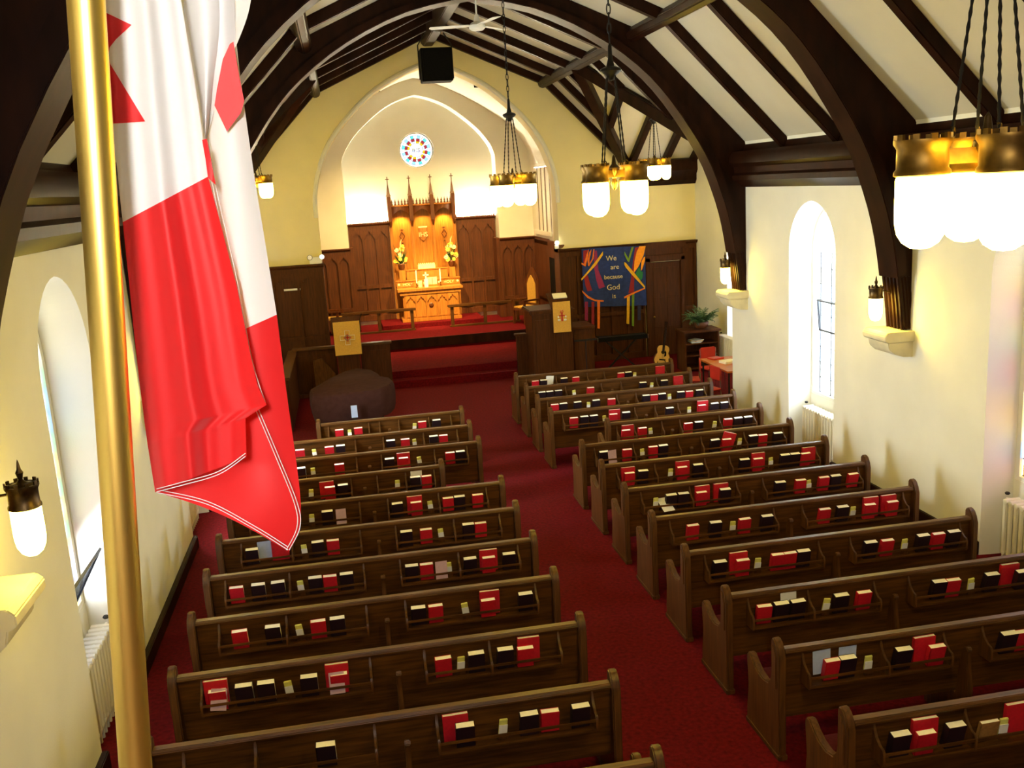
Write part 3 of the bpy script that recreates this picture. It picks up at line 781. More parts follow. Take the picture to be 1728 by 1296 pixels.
BOOKS = [
 ('piano', 1, Z1, 'r318,290 e378,285 r430,285 e752,250 r802,250 b885,230'),
 ('piano', 2, Z1, 'r90,415 e175,405 r262,400 b325,382 b620,358 r703,352 e757,345 b868,328 r925,320'),
 ('piano', 3, Z1, 'b95,520 e165,515 r320,503 b612,465 R693,435 r693,460 e788,450 r965,432 b1022,415'),
 ('piano', 4, Z1, 'e150,645 R245,610 r265,638 b340,620 e655,590 w770,570 b762,577 r828,577'),
 ('piano', 5, Z1, 'e155,795 b250,785 p330,785 b658,735 R758,705 r768,733 e853,720 r953,710 b1020,690 r1125,693'),
 ('piano', 6, Z2, 'b553,222 u618,240 R690,190 e815,195 b882,180 r957,175'),
 ('piano', 6, Z1, 'b710,903 r825,895 e915,885 b1070,855 r1143,853'),
 ('piano', 7, Z2, 'r478,428 b585,412 b685,395 e798,385 b870,365 r945,372 b1025,350'),
 ('piano', 7, Z1, 'b742,1112 r830,1105 p915,1130 e957,1080 b1082,1065 R1190,1025 r1187,1060 b1307,1035'),
 ('piano', 8, Z2, 'r497,675 b660,632 e797,630 r888,620 b982,580'),
 ('piano', 8, Z3, 'b212,440 r305,447 e470,410 R597,360 r585,397 b788,357'),
 ('piano', 9, Z2, 'R375,955 r390,990 p388,1010 b520,957 b628,940 e742,920 b843,910 R978,850 r993,893 p985,935'),
 ('piano', 9, Z3, 'r348,735 e438,720 b525,692 b680,668 R808,622 r785,668'),
 ('piano', 10, Z2, 'b930,1270'),
 ('piano', 10, Z3, 'R418,1065 b465,1105 e665,1075 b810,1048 r922,1052 b1085,998'),
 ('guitar', 1, Z4, 'r185,172 b232,170 w268,150 b352,153 r420,152 r683,125 b725,115 e760,110 R915,118'),
 ('guitar', 2, Z4, 'b222,230 b268,225 b318,220 e413,220 r505,203 b810,170 e860,178 b935,160 R1020,130'),
 ('guitar', 3, Z4, 'r298,313 b348,300 b430,288 e492,290 b538,280 r627,270 b828,247 r875,247 b922,240 e968,238 b1030,222 r1080,228 b1140,213'),
 ('guitar', 4, Z4, 'r408,386 b468,373 b525,368 e590,362 R648,333 r635,360 b712,348 b965,320 e1080,310 R1163,280 r1150,303 b1228,290 b1283,285'),
 ('guitar', 5, Z4, 'R727,430 r708,460 r808,452 e858,435 r1075,418 b1135,405 e1225,395 r1305,393 b1365,380 b1422,372'),
 ('guitar', 6, Z4, 'b582,590 p630,580 r718,577 e810,582 r870,556 b928,547 b1230,516 R1298,480 r1293,513 e1370,497 b1452,486 r1507,483 b1595,467'),
 ('guitar', 7, Z4, 'R728,685 r728,718 b810,702 e970,680 R1047,648 r1035,680 b1130,663'),
 ('guitar', 7, Z5, 'b95,632 R182,595 r168,627 e252,608 b330,598 b388,590 R478,555 r445,590'),
 ('guitar', 8, Z4, 'e885,865 w950,910 b975,843 b1045,833 R1163,803 r1145,835 R1270,770 b1283,805'),
 ('guitar', 8, Z5, 'b302,762 r420,755 e475,740 r555,738 b623,716 r725,720'),
 ('guitar', 9, Z4, 'r1100,1043 b1232,1010 e1335,1000 r1402,993 b1530,965'),
 ('guitar', 9, Z5, 'r560,938 b665,900 e727,905 R840,857 r815,893 R945,825 r948,865'),
 ('guitar', 10, Z6, 'b810,522 R922,473 r930,512 e1018,490 r1122,485 r1188,470 b1262,452'),
 ('guitar', 10, Z7, 'b890,108 r980,108 e1080,80 b1172,68 r1255,63 b1338,37'),
 ('guitar', 11, Z6, 'r1050,772 b1140,750 w1205,735 b1230,738 e1385,705 b1465,697 r1585,690'),
 ('guitar', 11, Z7, 'b1258,325 r1335,300 e1440,300 b1540,280 R1655,230 b1700,245'),
 ('guitar', 12, Z7, 'u655,795 r685,805 b765,760 u790,790 e885,750 b1065,703 R1195,650 r1235,680 b1630,603 r1710,597'),
 ('guitar', 13, Z7, 'b1048,1195 R1200,1135 r1170,1185 b1340,1140 t1525,1135 e1610,1145 R1700,1045'),
]
def row_y(side, k): return 16.143 - 1.0011 * k if side == 'piano' else 18.482 - 1.02004 * k
ROWS = {}
for side, row, (ox, oy, s_), txt in BOOKS:
    for w in txt.split():
        px, py = (float(q) for q in w[1:].split(','))
        ROWS.setdefault((side, row), []).append((on(ox + px * s_, oy + py * s_, Y=row_y(side, row) - .01).x, w[0]))
PEWS = {}
def pew(x0, x1, y, label, side, row, racks):
    L = x1 - x0
    t = thing('pew', label, 'pew', (x0, y, 0), 0, group='oak pews on the %s side of the aisle' % side)
    for xx, sg in ((.032, -1), (L - .032, 1)):
        e = inst('end_panel', END, t, (xx, 0, 0)); inst('raised_panel', ENDTRIM, e, (sg * .036, 0, 0)); inst('foot_block', FOOT, t, (xx, 0, 0))
    ln = L - .13
    inst('backrest', plank('backrest', ln, [(.05, .90), (.085, .90), (.15, .40), (.15, .30), (.11, .30)], OAK, .004), t, (.065, 0, 0))
    inst('top_rail', plank('top_rail', ln, [(.025, .885), (.022, .905), (.035, .925), (.10, .925), (.11, .905), (.105, .885)], OAK, .005), t, (.065, 0, 0))
    inst('seat', plank('seat', ln, [(.13, .405), (.13, .435), (.57, .445), (.585, .43), (.57, .405)], OAK, .004), t, (.065, 0, 0))
    inst('seat_cushion', plank('seat_cushion', ln - .02, [(.16, .437), (.16, .475), (.20, .49), (.54, .492), (.58, .475), (.58, .447)], CUSHION, .008), t, (.075, 0, 0))
    xi = sorted(q[0] - x0 for q in ROWS.get((side, row), []))
    mid_ = (racks[0][1] + racks[1][0]) / 2
    if len(xi) > 5 and row not in (10, 13):
        mid_ = max(((q1 - q0) - .5 * abs((q0 + q1) / 2 - mid_), (q0 + q1) / 2) for q0, q1 in zip(xi, xi[1:]))[1]
        racks = ((racks[0][0], min(racks[0][1], mid_ - .1)), (max(racks[1][0], mid_ + .1), racks[1][1]))
    lo_, hi_ = [q for q in xi if q < mid_], [q for q in xi if q >= mid_]
    racks = [[racks[0][0], racks[0][1]], [racks[1][0], racks[1][1]]]
    for rk_, its in ((racks[0], lo_), (racks[1], hi_)):
        if its: rk_[0] = max(.09, min(rk_[0], its[0] - .11)); rk_[1] = min(L - .09, max(rk_[1], its[-1] + .11))
    inst('support', SUP, t, ((racks[0][1] + racks[1][0]) / 2, 0, 0))
    for a, b in racks:
        r = bpy.data.objects.new('book_rack', None); COL.objects.link(r); r.parent = t; r.location = (a, 0, 0)
        l = b - a
        inst('rack_shelf', plank('rack_shelf', l, [(-.07, .622), (-.07, .635), (.07, .635), (.07, .622)], OAK, .002), r)
        inst('rack_bar', plank('rack_bar', l, [(-.080, .70), (-.080, .722), (-.068, .722), (-.068, .70)], OAK, .003), r)
        inst('rack_bar', plank('rack_bar_low', l, [(-.080, .628), (-.080, .650), (-.068, .650), (-.068, .628)], OAK, .003), r)
        for q in (0, 1): inst('rack_bracket', BRK, r, (l * q, 0, 0))
        gp = [a] + [q for q in xi if a < q < b] + [b]
        c_ = max(((q1 - q0) - .6 * abs((q0 + q1) / 2 - (a + b) / 2), (q0 + q1) / 2) for q0, q1 in zip(gp, gp[1:]))[1]
        if a + .15 < c_ < b - .15 and min([abs(c_ - q) for q in xi] + [9]) > .105: inst('rack_bracket', BRK, r, (c_ - a, 0, 0))
    PEWS[(side, row)] = (x0, x1, y, racks)
    return t
ORD = ['first', 'second', 'third', 'fourth', 'fifth', 'sixth', 'seventh', 'eighth', 'ninth', 'tenth', 'eleventh', 'twelfth', 'thirteenth', 'fourteenth', 'fifteenth', 'sixteenth', 'seventeenth', 'eighteenth']
LX0, LX1 = -3.996, -.643; RX0, RX1 = .643, 3.803
for k in range(1, 12):
    y = 16.143 - 1.0011 * k; x0, x1 = LX0, LX1
    if k == 1: x0 = -3.03
    if k == 4: x1 = -1.29
    L = x1 - x0
    if k in (1, 4): rk = ((.18, .50 * L - .18), (.5 * L + .12, L - .22))
    else: rk = ((.26, 1.56), (2.0, 3.12))
    d = {1: ', shortened beside the piano', 4: ', cut short of the aisle'}.get(k, '')
    pew(x0, x1, y, 'oak pew, %s row from the chancel on the piano side%s' % (ORD[k - 1], d), 'piano', k, rk)
for k in range(1, 14):
    y = 18.482 - 1.02004 * k; x0, x1 = RX0, RX1
    if k == 5: x0 = 1.30
    L = x1 - x0
    rk = ((.22, 1.42), (1.76, 2.98)) if k != 5 else ((.2, 1.1), (1.35, 2.35))
    pew(x0, x1, y, 'oak pew, %s row from the chancel on the guitar side%s' % (ORD[k - 1], ', set back from the aisle' if k == 5 else ''), 'guitar', k, rk)

# ------------------------------------------------------------------ books in the racks
def book_mesh(w, h, t, m):
    c = MB(); c.box(-w / 2, w / 2, -t / 2, -t / 2 + .003, 0, h); c.box(-w / 2, w / 2, t / 2 - .003, t / 2, 0, h); c.box(-w / 2, -w / 2 + .004, -t / 2, t / 2, 0, h)
    p = MB(); p.box(-w / 2 + .003, w / 2 - .002, -t / 2 + .003, t / 2 - .003, .003, h - .002)
    return c.mesh('book_cover', m, smooth=False), p.mesh('pages', PAGES, smooth=False)
BK = {'r': book_mesh(.135, .18, .046, REDBOOK), 'b': book_mesh(.135, .185, .056, DARKBOOK), 'R': book_mesh(.185, .228, .032, REDBOOK), 't': book_mesh(.14, .16, .03, TANBOOK)}
BN = {'r': ('hymn_book', 'small red book'), 'b': ('prayer_book', 'small dark book'), 'R': ('large_hymn_book', 'large red book'), 't': ('tan_book', 'tan book')}
EN1 = MB().box(-.030, .030, -.009, .009, 0, .15).mesh('card_bundle', YELLOWCARD, bevel=0.004)
EN2 = MB().box(-.031, .031, -.014, -.0095, 0, .105).mesh('white_card', WHITECARD, smooth=False)
EN3 = MB().box(-.036, .036, -.006, .006, -.012, .03).mesh('card_holder', OAKZ, smooth=False)
def sheet(w, h, m, fold=.003):
    mb = MB(); n = 6
    for i in range(n):
        for y_ in (0,):
            a, b = i / n, (i + 1) / n
            f = lambda s: fold * math.sin(s * 2.5)
            mb.face((-w / 2, f(a), a * h), (w / 2, f(a) + .004, a * h), (w / 2, f(b) + .004, b * h), (-w / 2, f(b), b * h))
            mb.face((-w / 2, f(b) + .0015, b * h), (w / 2, f(b) + .0055, b * h), (w / 2, f(a) + .0055, a * h), (-w / 2, f(a) + .0015, a * h))
    return mb.mesh('paper_sheet', m)
SH = {'w': sheet(.15, .21, WHITECARD), 'p': sheet(.12, .19, PINKCARD), 'u': sheet(.15, .2, BLUECARD)}
SHN = {'w': 'white paper sheet', 'p': 'pale pink leaflet', 'u': 'pale blue leaflet'}
for (side, row), items in ROWS.items():
    x0, x1, y, racks = PEWS[(side, row)]
    items.sort(key=lambda q: q[0])
    lastR = None; lastp = None
    for i, (wx, k) in enumerate(items):
        where = '%s from the wall end' % ORD[i]
        if side == 'guitar': where = '%s from the aisle end' % ORD[i]
        tail = 'in %s pew row, %s side' % (ORD[row - 1], side)
        rnd = random.Random(int(wx * 1000) + row)
        grp = 'books in the pew racks'
        zb = .641
        if k in BK:
            cm_, pm = BK[k]; nm, kind = BN[k]
            yy = .030
            if k == 'R': yy = .050
            elif any(abs(wx - q[0]) < .13 and q[1] == 'R' for q in items): yy = .006
            elif any(abs(wx - q[0]) < .13 and q[1] in 'rb' and q is not items[i] for q in items[:i]): yy = .030
            o = bpy.data.objects.new(nm, cm_); COL.objects.link(o)
            tilt = .25 if k != 'R' else .06
            rollz = rnd.uniform(-.015, .015)
            lift = .0
            if (side, row, k) == ('guitar', 6, 'R'): rollz = .30; lift = .03; yy = .03
            o.location = (wx, y + yy - .02, zb + .008 + lift); o.rotation_euler = (tilt, rollz, rnd.uniform(-.03, .03))
            tag(o, '%s, %s %s' % (kind, where, tail), 'book', grp)
            inst('pages', pm, o)
        elif k == 'e':
            o = bpy.data.objects.new('offering_card_bundle', EN1); COL.objects.link(o)
            o.location = (wx, y + .01, zb + .016); o.rotation_euler = (.22, rnd.uniform(-.12, .12), rnd.uniform(-.1, .1))
            tag(o, 'yellow and white card bundle, %s %s' % (where, tail), 'cards', 'card bundles in the pew racks')
            inst('white_card', EN2, o, (0, 0, 0)); inst('card_holder', EN3, o, (0, -.022, 0))
        else:
            o = bpy.data.objects.new('leaflet', SH[k]); COL.objects.link(o)
            o.location = (wx, y - .064, zb + .012); o.rotation_euler = (.03, rnd.uniform(-.2, .2), 0)
            if k in 'wu': o.location.y = y + .045; o.location.z = zb + .03
            if (side, row, k) == ('guitar', 8, 'w'): o.rotation_euler = (-1.0, 0, .2); o.location = (wx, y - .13, .66)
            tag(o, '%s, %s %s' % (SHN[k], where, tail), 'paper', 'loose papers in the pew racks')

# ------------------------------------------------------------------ panelling
def tracery(w, h, th, m):
    """pierced gothic head: a plate with a cusped pointed opening"""
    A = []
    for i in range(9):
        u = i / 8; x = u * w / 2; z = h * .82 * math.sin(u * PI / 2) ** .8
        A.append((x, z))
    c1 = [(.0, 0), (.02 * w, .02 * h), (.08 * w, .20 * h), (.20 * w, .26 * h), (.17 * w, .40 * h), (.27 * w, .52 * h), (.38 * w, .56 * h), (.44 * w, .72 * h), (.5 * w, .88 * h)]
    low_ = c1 + [(w - x, z) for x, z in c1[-2::-1]]
    mb = MB(); mb.prism([(0, h)] + low_ + [(w, h)], 'y', -th, 0)
    return mb.mesh('tracery', m, smooth=False)
def panelling(name, label, p0, rz, width, height, n, m, trac=True, midrail=.42, cap=True, z0=0.0):
    """local x along the wall, local -y towards the room"""
    t = bpy.data.objects.new(name, None); COL.objects.link(t); t.location = (p0[0], p0[1], z0); t.rotation_euler = (0, 0, rz)
    t['kind'] = 'structure'; t['label'] = label
    sw = .06; pw = (width - sw) / n
    mid = height * midrail
    pm = MB().box(0, pw - sw, -.015, .0, 0, height).mesh('panel', m, smooth=False)
    stl = MB().box(0, sw, -.075, .0, 0, height).mesh('stile', m, bevel=0.006)
    th = min(.28, (pw - sw) * .95)
    tm = tracery(pw - sw, th, .05, m) if trac else None
    for k in range(n + 1): inst('stile', stl, t, (k * pw, 0, 0))
    for k in range(n):
        inst('panel', pm, t, (k * pw + sw, 0, 0))
        if trac: inst('tracery', tm, t, (k * pw + sw, -.014, height - .12 - th))
    r = MB(); r.box(0, width, -.07, 0, height - .12, height); r.build('rail', m, t, bevel=0.006)
    r = MB(); r.box(0, width, -.07, 0, mid - .05, mid + .05); r.build('rail', m, t, bevel=0.006)
    r = MB(); r.box(0, width, -.085, 0, 0, .16); r.build('rail', m, t, bevel=0.006)
    if cap:
        c = MB(); c.prism([(0, height), (-.09, height), (-.14, height + .05), (-.14, height + .08), (0, height + .08)], 'x', -.02, width + .02); c.build('cap_moulding', m, t, bevel=0.006)
    return t
nt_ = [n_trim]
def trim_name():
    nt_[0] += 1; return 'trim_%d' % nt_[0]
PD = MB  # alias kept short
panelling(trim_name(), 'dark oak panelling below the banner on the far wall', (2.86, YF - .005), 0, 2.15, 2.80, 5, DARKPANEL, trac=False)
panelling(trim_name(), 'narrow oak panelling between the side door and the transept corner', (6.02, YF - .005), 0, .36, 2.80, 1, DARKPANEL, trac=False)
panelling(trim_name(), 'dark oak panelling behind the piano on the far wall', (-6.4, YF - .005), 0, 3.54, 2.86, 6, DARKPANEL)
panelling(trim_name(), 'oak panelling on the arch jamb beside the altar rail', (-2.86, YF + .56), -PI / 2, .56, 2.9, 1, PANEL)
panelling(trim_name(), 'oak panelling on the arch jamb behind the pulpit', (2.86, YF), PI / 2, .56, 2.9, 1, PANEL)
panelling(trim_name(), 'oak panelling along the piano side of the chancel', (-CSX + .005, CY2), -PI / 2, CY2 - YF - .55, 2.9, 8, PANEL)
panelling(trim_name(), 'oak panelling along the grille side of the chancel', (CSX - .005, YF + .55), PI / 2, 1.2, 2.9, 2, PANEL)
panelling(trim_name(), 'oak panelling along the grille side of the chancel beyond the doorway', (CSX - .005, 25.6), PI / 2, CY2 - 25.6, 2.9, 4, PANEL)
panelling(trim_name(), 'oak panelling beside the sanctuary recess behind the tall chair', (2.18, CY2 - .005), 0, 1.02, 2.9, 3, PANEL)
panelling(trim_name(), 'oak panelling beside the sanctuary recess on the piano side', (-3.2, CY2 - .005), 0, 1.02, 2.9, 3, PANEL)
for sg in (-1, 1):
    mb = MB(); mb.box(min(sg * 2.06, sg * 2.2), max(sg * 2.06, sg * 2.2), CY2 - .07, CYB - .06, .65, 2.98); struct(trim_name(), mb, PANEL, 'oak corner post of the sanctuary recess', bevel=0.01)
# doorway in the chancel side wall
d = MB(); d.box(CSX - .03, CSX + .01, 24.8, 25.6, .65, 2.5)
dm = struct('door_1', d, BLACK, 'dark doorway in the chancel side panelling')
MB().box(CSX - .06, CSX, 24.72, 25.62, 2.5, 2.95).build('door_head', PANEL, dm, bevel=0.01)
MB().box(CSX - .06, CSX, 24.72, 24.8, .34, 2.5).build('door_jamb', PANEL, dm, bevel=0.01)
# side door in the far wall
d = MB(); d.box(5.16, 5.96, YF - .02, YF, 0, 2.38)
dr = struct('door_2', d, DARKPANEL, 'dark oak side door in the far wall beside the banner', bevel=0.004)
for a, b, c, e in ((5.04, 5.16, 0, 2.5), (5.96, 6.06, 0, 2.5), (5.04, 6.06, 2.4, 2.56)):
    MB().box(a, b, YF - .11, YF, c, e).build('door_frame', DARKPANEL, dr, bevel=0.008)
MB().box(5.0, 6.1, YF - .13, YF, 2.72, 2.88).build('cap_moulding', DARKPANEL, dr, bevel=0.01)
MB().box(5.04, 6.06, YF - .05, YF, 2.56, 2.72).build('head_panel', DARKPANEL, dr, bevel=0.004)
for z0, z1 in ((.15, .75), (.85, 1.5), (1.6, 2.25)):
    for x0, x1 in ((5.25, 5.52), (5.6, 5.87)): MB().box(x0, x1, YF - .032, YF - .02, z0, z1).build('door_panel', DARKPANEL, dr, bevel=0.006)
mb = MB(); mb.ball((5.24, YF - .07, 1.0), .03); mb.build('door_knob', BRASS, dr)
# organ grille in the chancel side wall
g = thing('organ_grille', 'white slatted organ grille high in the chancel side wall', 'grille', (CSX - .014, 26.2, 0))
for a, b in ((-1.0, -.60), (-.43, -.09), (.08, .42), (.59, 1.0)): MB().box(-.016, .0, a, b, 3.16, 4.91).build('slat', WHITEP, g, bevel=0.003)
MB().box(-.05, .0, -1.05, 1.05, 3.06, 3.18).build('sill', WHITEP, g, bevel=0.005)
MB().box(.004, .012, -.99, .99, 3.17, 4.90).build('backing', PANEL, g, smooth=False)

# ------------------------------------------------------------------ reredos
RY = CYB - .03
t = thing('reredos', 'tall carved oak reredos with four crossed pinnacles behind the altar', 'reredos', (0, RY, .77))
HT_ = 3.30
for k in range(3):
    x = -.93 + k * .62
    mb = MB(); n = 8     # slightly concave back panel
    for i in range(n):
        a, b = i / n, (i + 1) / n
        f = lambda u: -.12 + .10 * math.sin(PI * u)
        mb.face((x + .04 + .54 * a, f(a), 0), (x + .04 + .54 * b, f(b), 0), (x + .04 + .54 * b, f(b), HT_), (x + .04 + .54 * a, f(a), HT_))
    mb.build('niche_panel', GOLDOAK, t)
    # canopy hood: bowed arch with cresting
    hood = MB(); m_ = 10
    for i in range(m_):
        a, b = i / m_, (i + 1) / m_
        yf = lambda u: -.14 - .22 * math.sin(PI * u); zl_ = lambda u: HT_ - .34 + .22 * math.sin(PI * u)
        pa, pb = (x + .03 + .56 * a), (x + .03 + .56 * b)
        hood.face((pa, yf(a), zl_(a)), (pb, yf(b), zl_(b)), (pb, yf(b), HT_), (pa, yf(a), HT_))
        hood.face((pa, yf(a) + .03, zl_(a)), (pb, yf(b) + .03, zl_(b)), (pb, yf(b) + .03, HT_), (pa, yf(a) + .03, HT_))
        hood.face((pa, yf(a), zl_(a)), (pb, yf(b), zl_(b)), (pb, yf(b) + .03, zl_(b)), (pa, yf(a) + .03, zl_(a)))
        hood.face((pa, yf(a), HT_), (pb, yf(b), HT_), (pb, -.05, HT_), (pa, -.05, HT_))
    hood.build('canopy', PANEL, t)
    rail = MB(); rail.tube([(x + .03 + .56 * i / 10, -.15 - .22 * math.sin(PI * i / 10), HT_) for i in range(11)], .028, 6); rail.build('canopy_rail', GOLDOAK, t)
    for i in range(6):
        u = (i + .5) / 6; px = x + .03 + .56 * u; py = -.15 - .22 * math.sin(PI * u)
        mb = MB(); mb.lathe([(.032, 0), (.036, .03), (.018, .06), (.03, .09), (.016, .12), (0, .19)], (px, py, HT_ + .02), 6); mb.build('crest_finial', PANEL, t)
    if k != 1:
        e = MB(); e.tube([(x + .31 + q[0] * .075, -.06, 2.42 + q[1] * .12) for q in ((0, 1), (1, 0), (0, -1), (-1, 0))], .014, 5, closed=True)
        e.ball((x + .31, -.06, 2.60), .028); e.ball((x + .31, -.06, 2.22), .026); e.box(x + .25, x + .37, -.065, -.05, 2.595, 2.61)
        e.build('diamond_emblem', PANEL, t)
    else:
        e = MB(); e.prism([(x + .31 + a, 2.45 + b) for a, b in ((-.11, .19), (.11, .19), (.10, -.12), (0, -.22), (-.10, -.12))], 'y', -.075, -.045); e.build('shield', GOLDOAK, t, bevel=0.006)
        inst('lettering', text_mesh('IHS', .19, .008, CREAMPETAL), t, (x + .31, -.082, 2.37), (PI / 2, 0, 0))
        e = MB(); e.box(x + .18, x + .44, -.08, -.06, 2.63, 2.67); e.build('shield_bar', CREAMPETAL, t)
for k in range(4):
    x = -.93 + k * .62
    mb = MB(); mb.box(x - .045, x + .045, -.17, 0, 0, HT_ - .45); mb.build('pilaster', GOLDOAK, t, bevel=0.012)
    mb = MB(); mb.lathe([(.0, HT_ - .62), (.03, HT_ - .58), (.05, HT_ - .5), (.06, HT_ - .44), (.045, HT_ - .42)], (x, -.20, 0), 8); mb.build('pendant', PANEL, t)
    mb = MB(); mb.box(x - .055, x + .055, -.25, -.02, HT_ - .45, HT_ + .28); mb.build('pinnacle_shaft', PANEL, t, bevel=0.012)
    mb = MB(); mb.lathe([(.075, HT_ + .28), (.05, HT_ + .34), (.03, HT_ + .5), (.014, HT_ + .62), (.012, HT_ + .70)], (x, -.14, 0), 6); mb.build('spire', PANEL, t)
    mb = MB(); mb.box(x - .012, x + .012, -.152, -.128, HT_ + .68, HT_ + .84); mb.box(x - .05, x + .05, -.150, -.130, HT_ + .755, HT_ + .78); mb.build('cross', PANEL, t)
for sg in (-1, 1):
    # wing panelling with cresting
    x0 = .98 if sg > 0 else -2.16
    w = panelling(trim_name(), 'crested oak panelling beside the reredos on the %s side' % ('chair' if sg > 0 else 'piano'), (x0, CYB - .005), 0, 1.18, 2.78, 3, PANEL, midrail=.36, z0=.77)
    for i in range(20):
        mb = MB(); xx = .03 + i * .059
        mb.prism([(xx - .022, 2.86), (xx + .022, 2.86), (xx + .024, 2.89), (xx, 2.94), (xx - .024, 2.89)], 'y', -.10, -.07); mb.build('cresting', PANEL, w, smooth=False)
    # concealed lamp trough behind the cresting
    tr = thing('concealed_light_trough', 'concealed lamp trough behind the panelling cresting on the %s side' % ('chair' if sg > 0 else 'piano'), 'lamp', (x0 + .59, CYB - .05, 3.66))
    MB().box(-.55, .55, -.025, .02, -.03, -.01).build('trough', WHITEP, tr, smooth=False)
    MB().tube([(-.52, 0, .012), (.52, 0, .012)], .014, 8).build('tube_lamp', emis('cove_tube_%d' % sg, (1.0, .90, .62), 900.0), tr)
# canopy lamps
for k, x in enumerate((-.62, 0, .62)):
    lamp('SPOT', 'canopy_lamp', (x, RY - .22, 3.98), 60 if x else 30, (1.0, .62, .18), .03, (x, RY - .10, 2.2), 75, .6)
for sx in (-1, 1):
    lamp('SPOT', 'altar_spot', (sx * 1.2, 23.9, 6.85), 1150, (1.0, .68, .24), .06, (0, 27.5, 1.5), 30, .8)
    lamp('SPOT', 'chancel_flood', (sx * 1.2, 23.9, 6.85), 700, (1.0, .66, .22), .08, (sx * .9, 27.4, 1.2), 88, .9)
for sx in (-1.3, 1.3):
    f = thing('spot_lamp', 'small black spot lamp behind the %s haunch of the chancel arch' % ('chair side' if sx > 0 else 'piano side'), 'lamp', (sx * .92, 23.85, 6.93))
    MB().lathe([(.06, -.08), (.07, .06), (.03, .1)], n=12).build('housing', BLACK, f)
    MB().tube([(0, 0, .05), (0, -.28, .08)], .012, 6).build('bracket', BLACK, f)

# ------------------------------------------------------------------ altar
AY = 27.35
t = thing('altar', 'carved honey oak altar with five gothic panels', 'altar', (0, AY, .77))
MB().box(-.80, .80, 0, .62, .10, .80).build('body', GOLDOAK, t, bevel=0.008)
MB().box(-.86, .86, -.05, .66, 0, .10).build('plinth', GOLDOAK, t, bevel=0.01)
MB().box(-.94, .94, -.09, .70, .88, .96).build('mensa', GOLDOAK, t, bevel=0.012)
MB().box(-.88, .88, -.05, .66, .78, .88).build('frieze', GOLDOAK, t, bevel=0.006)
tm = tracery(.26, .2, .03, GOLDOAK)
for k in range(5):
    x = -.76 + k * .305
    MB().box(x, x + .04, -.03, 0, .10, .78).build('pilaster', GOLDOAK, t, bevel=0.006)
    inst('tracery', tm, t, (x + .042, -.002, .56))
    MB().box(x + .05, x + .29, -.012, 0, .13, .17).build('panel_sill', GOLDOAK, t, bevel=0.003)
MB().box(.765, .805, -.03, 0, .10, .78).build('pilaster', GOLDOAK, t, bevel=0.006)
mb = MB(); mb.ball((0, -.01, .45), .07, sq=(1, .3, 1)); mb.build('carved_boss', PANEL, t)
g = thing('gradine', 'oak altar shelf lettered holy three times behind the candles', 'altar shelf', (0, AY, .77))
MB().box(-.92, .92, .44, .72, .965, 1.13).build('lower_step', GOLDOAK, g, bevel=0.006)
MB().box(-.94, .94, .42, .72, 1.13, 1.16).build('step_cap', GOLDOAK, g, bevel=0.006)
MB().box(-.60, .60, .60, .78, 1.16, 1.42).build('upper_step', GOLDOAK, g, bevel=0.006)
MB().box(-.62, .62, .58, .78, 1.42, 1.45).build('step_cap', GOLDOAK, g, bevel=0.006)
for x in (-.60, 0, .60): inst('lettering', text_mesh('HOLY', .115, .006, CREAMPETAL), g, (x, .435, 1.01), (PI / 2, 0, 0))
for x in (-.86, -.31, .31, .86):
    mb = MB(); mb.ball((x, .435, 1.05), .034, sq=(1, .3, 1), n=8); mb.build('rosette', CREAMPETAL, g)
TOP = .77 + .96
def candle(x, y, label):
    t = thing('altar_candle', label, 'candle', (x, y, TOP))
    MB().lathe([(.045, 0), (.045, .012), (.016, .03), (.014, .10), (.028, .12), (.028, .13)], n=12).build('candlestick', BRASS, t)
    MB().lathe([(.019, .13), (.019, .50), (.006, .505)], n=10).build('candle_stick', WHITECARD, t)
    MB().tube([(0, 0, .505), (0, 0, .53)], .003, 5).build('wick', BLACK, t)
candle(-.36, AY + .15, 'tall white candle left of the altar cross'); candle(.33, AY + .15, 'tall white candle right of the altar cross')
t = thing('altar_cross', 'white draped cross standing on the altar front', 'cross', (-.09, AY + .12, TOP))
MB().box(-.055, .055, -.03, .03, 0, .24).build('draped_base', WHITECARD, t, bevel=0.01)
MB().box(-.022, .022, -.012, .012, .24, .44).build('upright', WHITEP, t, bevel=0.004)
MB().box(-.085, .085, -.012, .012, .33, .37).build('crossbar', WHITEP, t, bevel=0.004)
t = thing('open_bible', 'open book on a stand behind the altar cross', 'book', (.10, AY + .33, TOP + .001))
MB().box(-.16, .16, 0, .02, 0, .05).build('stand', GOLDOAK, t)
for sg in (-1, 1): mb = MB().box(0, .15, -.006, .012, .05, .26); mb.xf(Matrix.Rotation(sg * .15, 4, 'Z') @ Matrix.Scale(sg, 4, (1, 0, 0))); mb.build('page', CREAMPETAL, t, smooth=False)
MB().box(.0, .012, -.014, -.004, .05, .24).build('ribbon', REDBOOK, t)
t = thing('standing_card', 'cream card standing left of the altar cross', 'card', (-.25, AY + .33, TOP)); MB().box(-.06, .06, 0, .015, 0, .18).build('card', CREAMPETAL, t, bevel=0.002)
t = thing('tabernacle_box', 'cream and gold crested box on the top altar shelf', 'box', (0, AY + .66, .77 + 1.451))
MB().box(-.25, .25, -.06, .10, 0, .12).build('body', CREAMPETAL, t, bevel=0.006)
for k in range(9): MB().lathe([(.02, 0), (.022, .02), (0, .06)], (-.22 + k * .055, -.045, .12), 6).build('finial', CREAMPETAL, t)
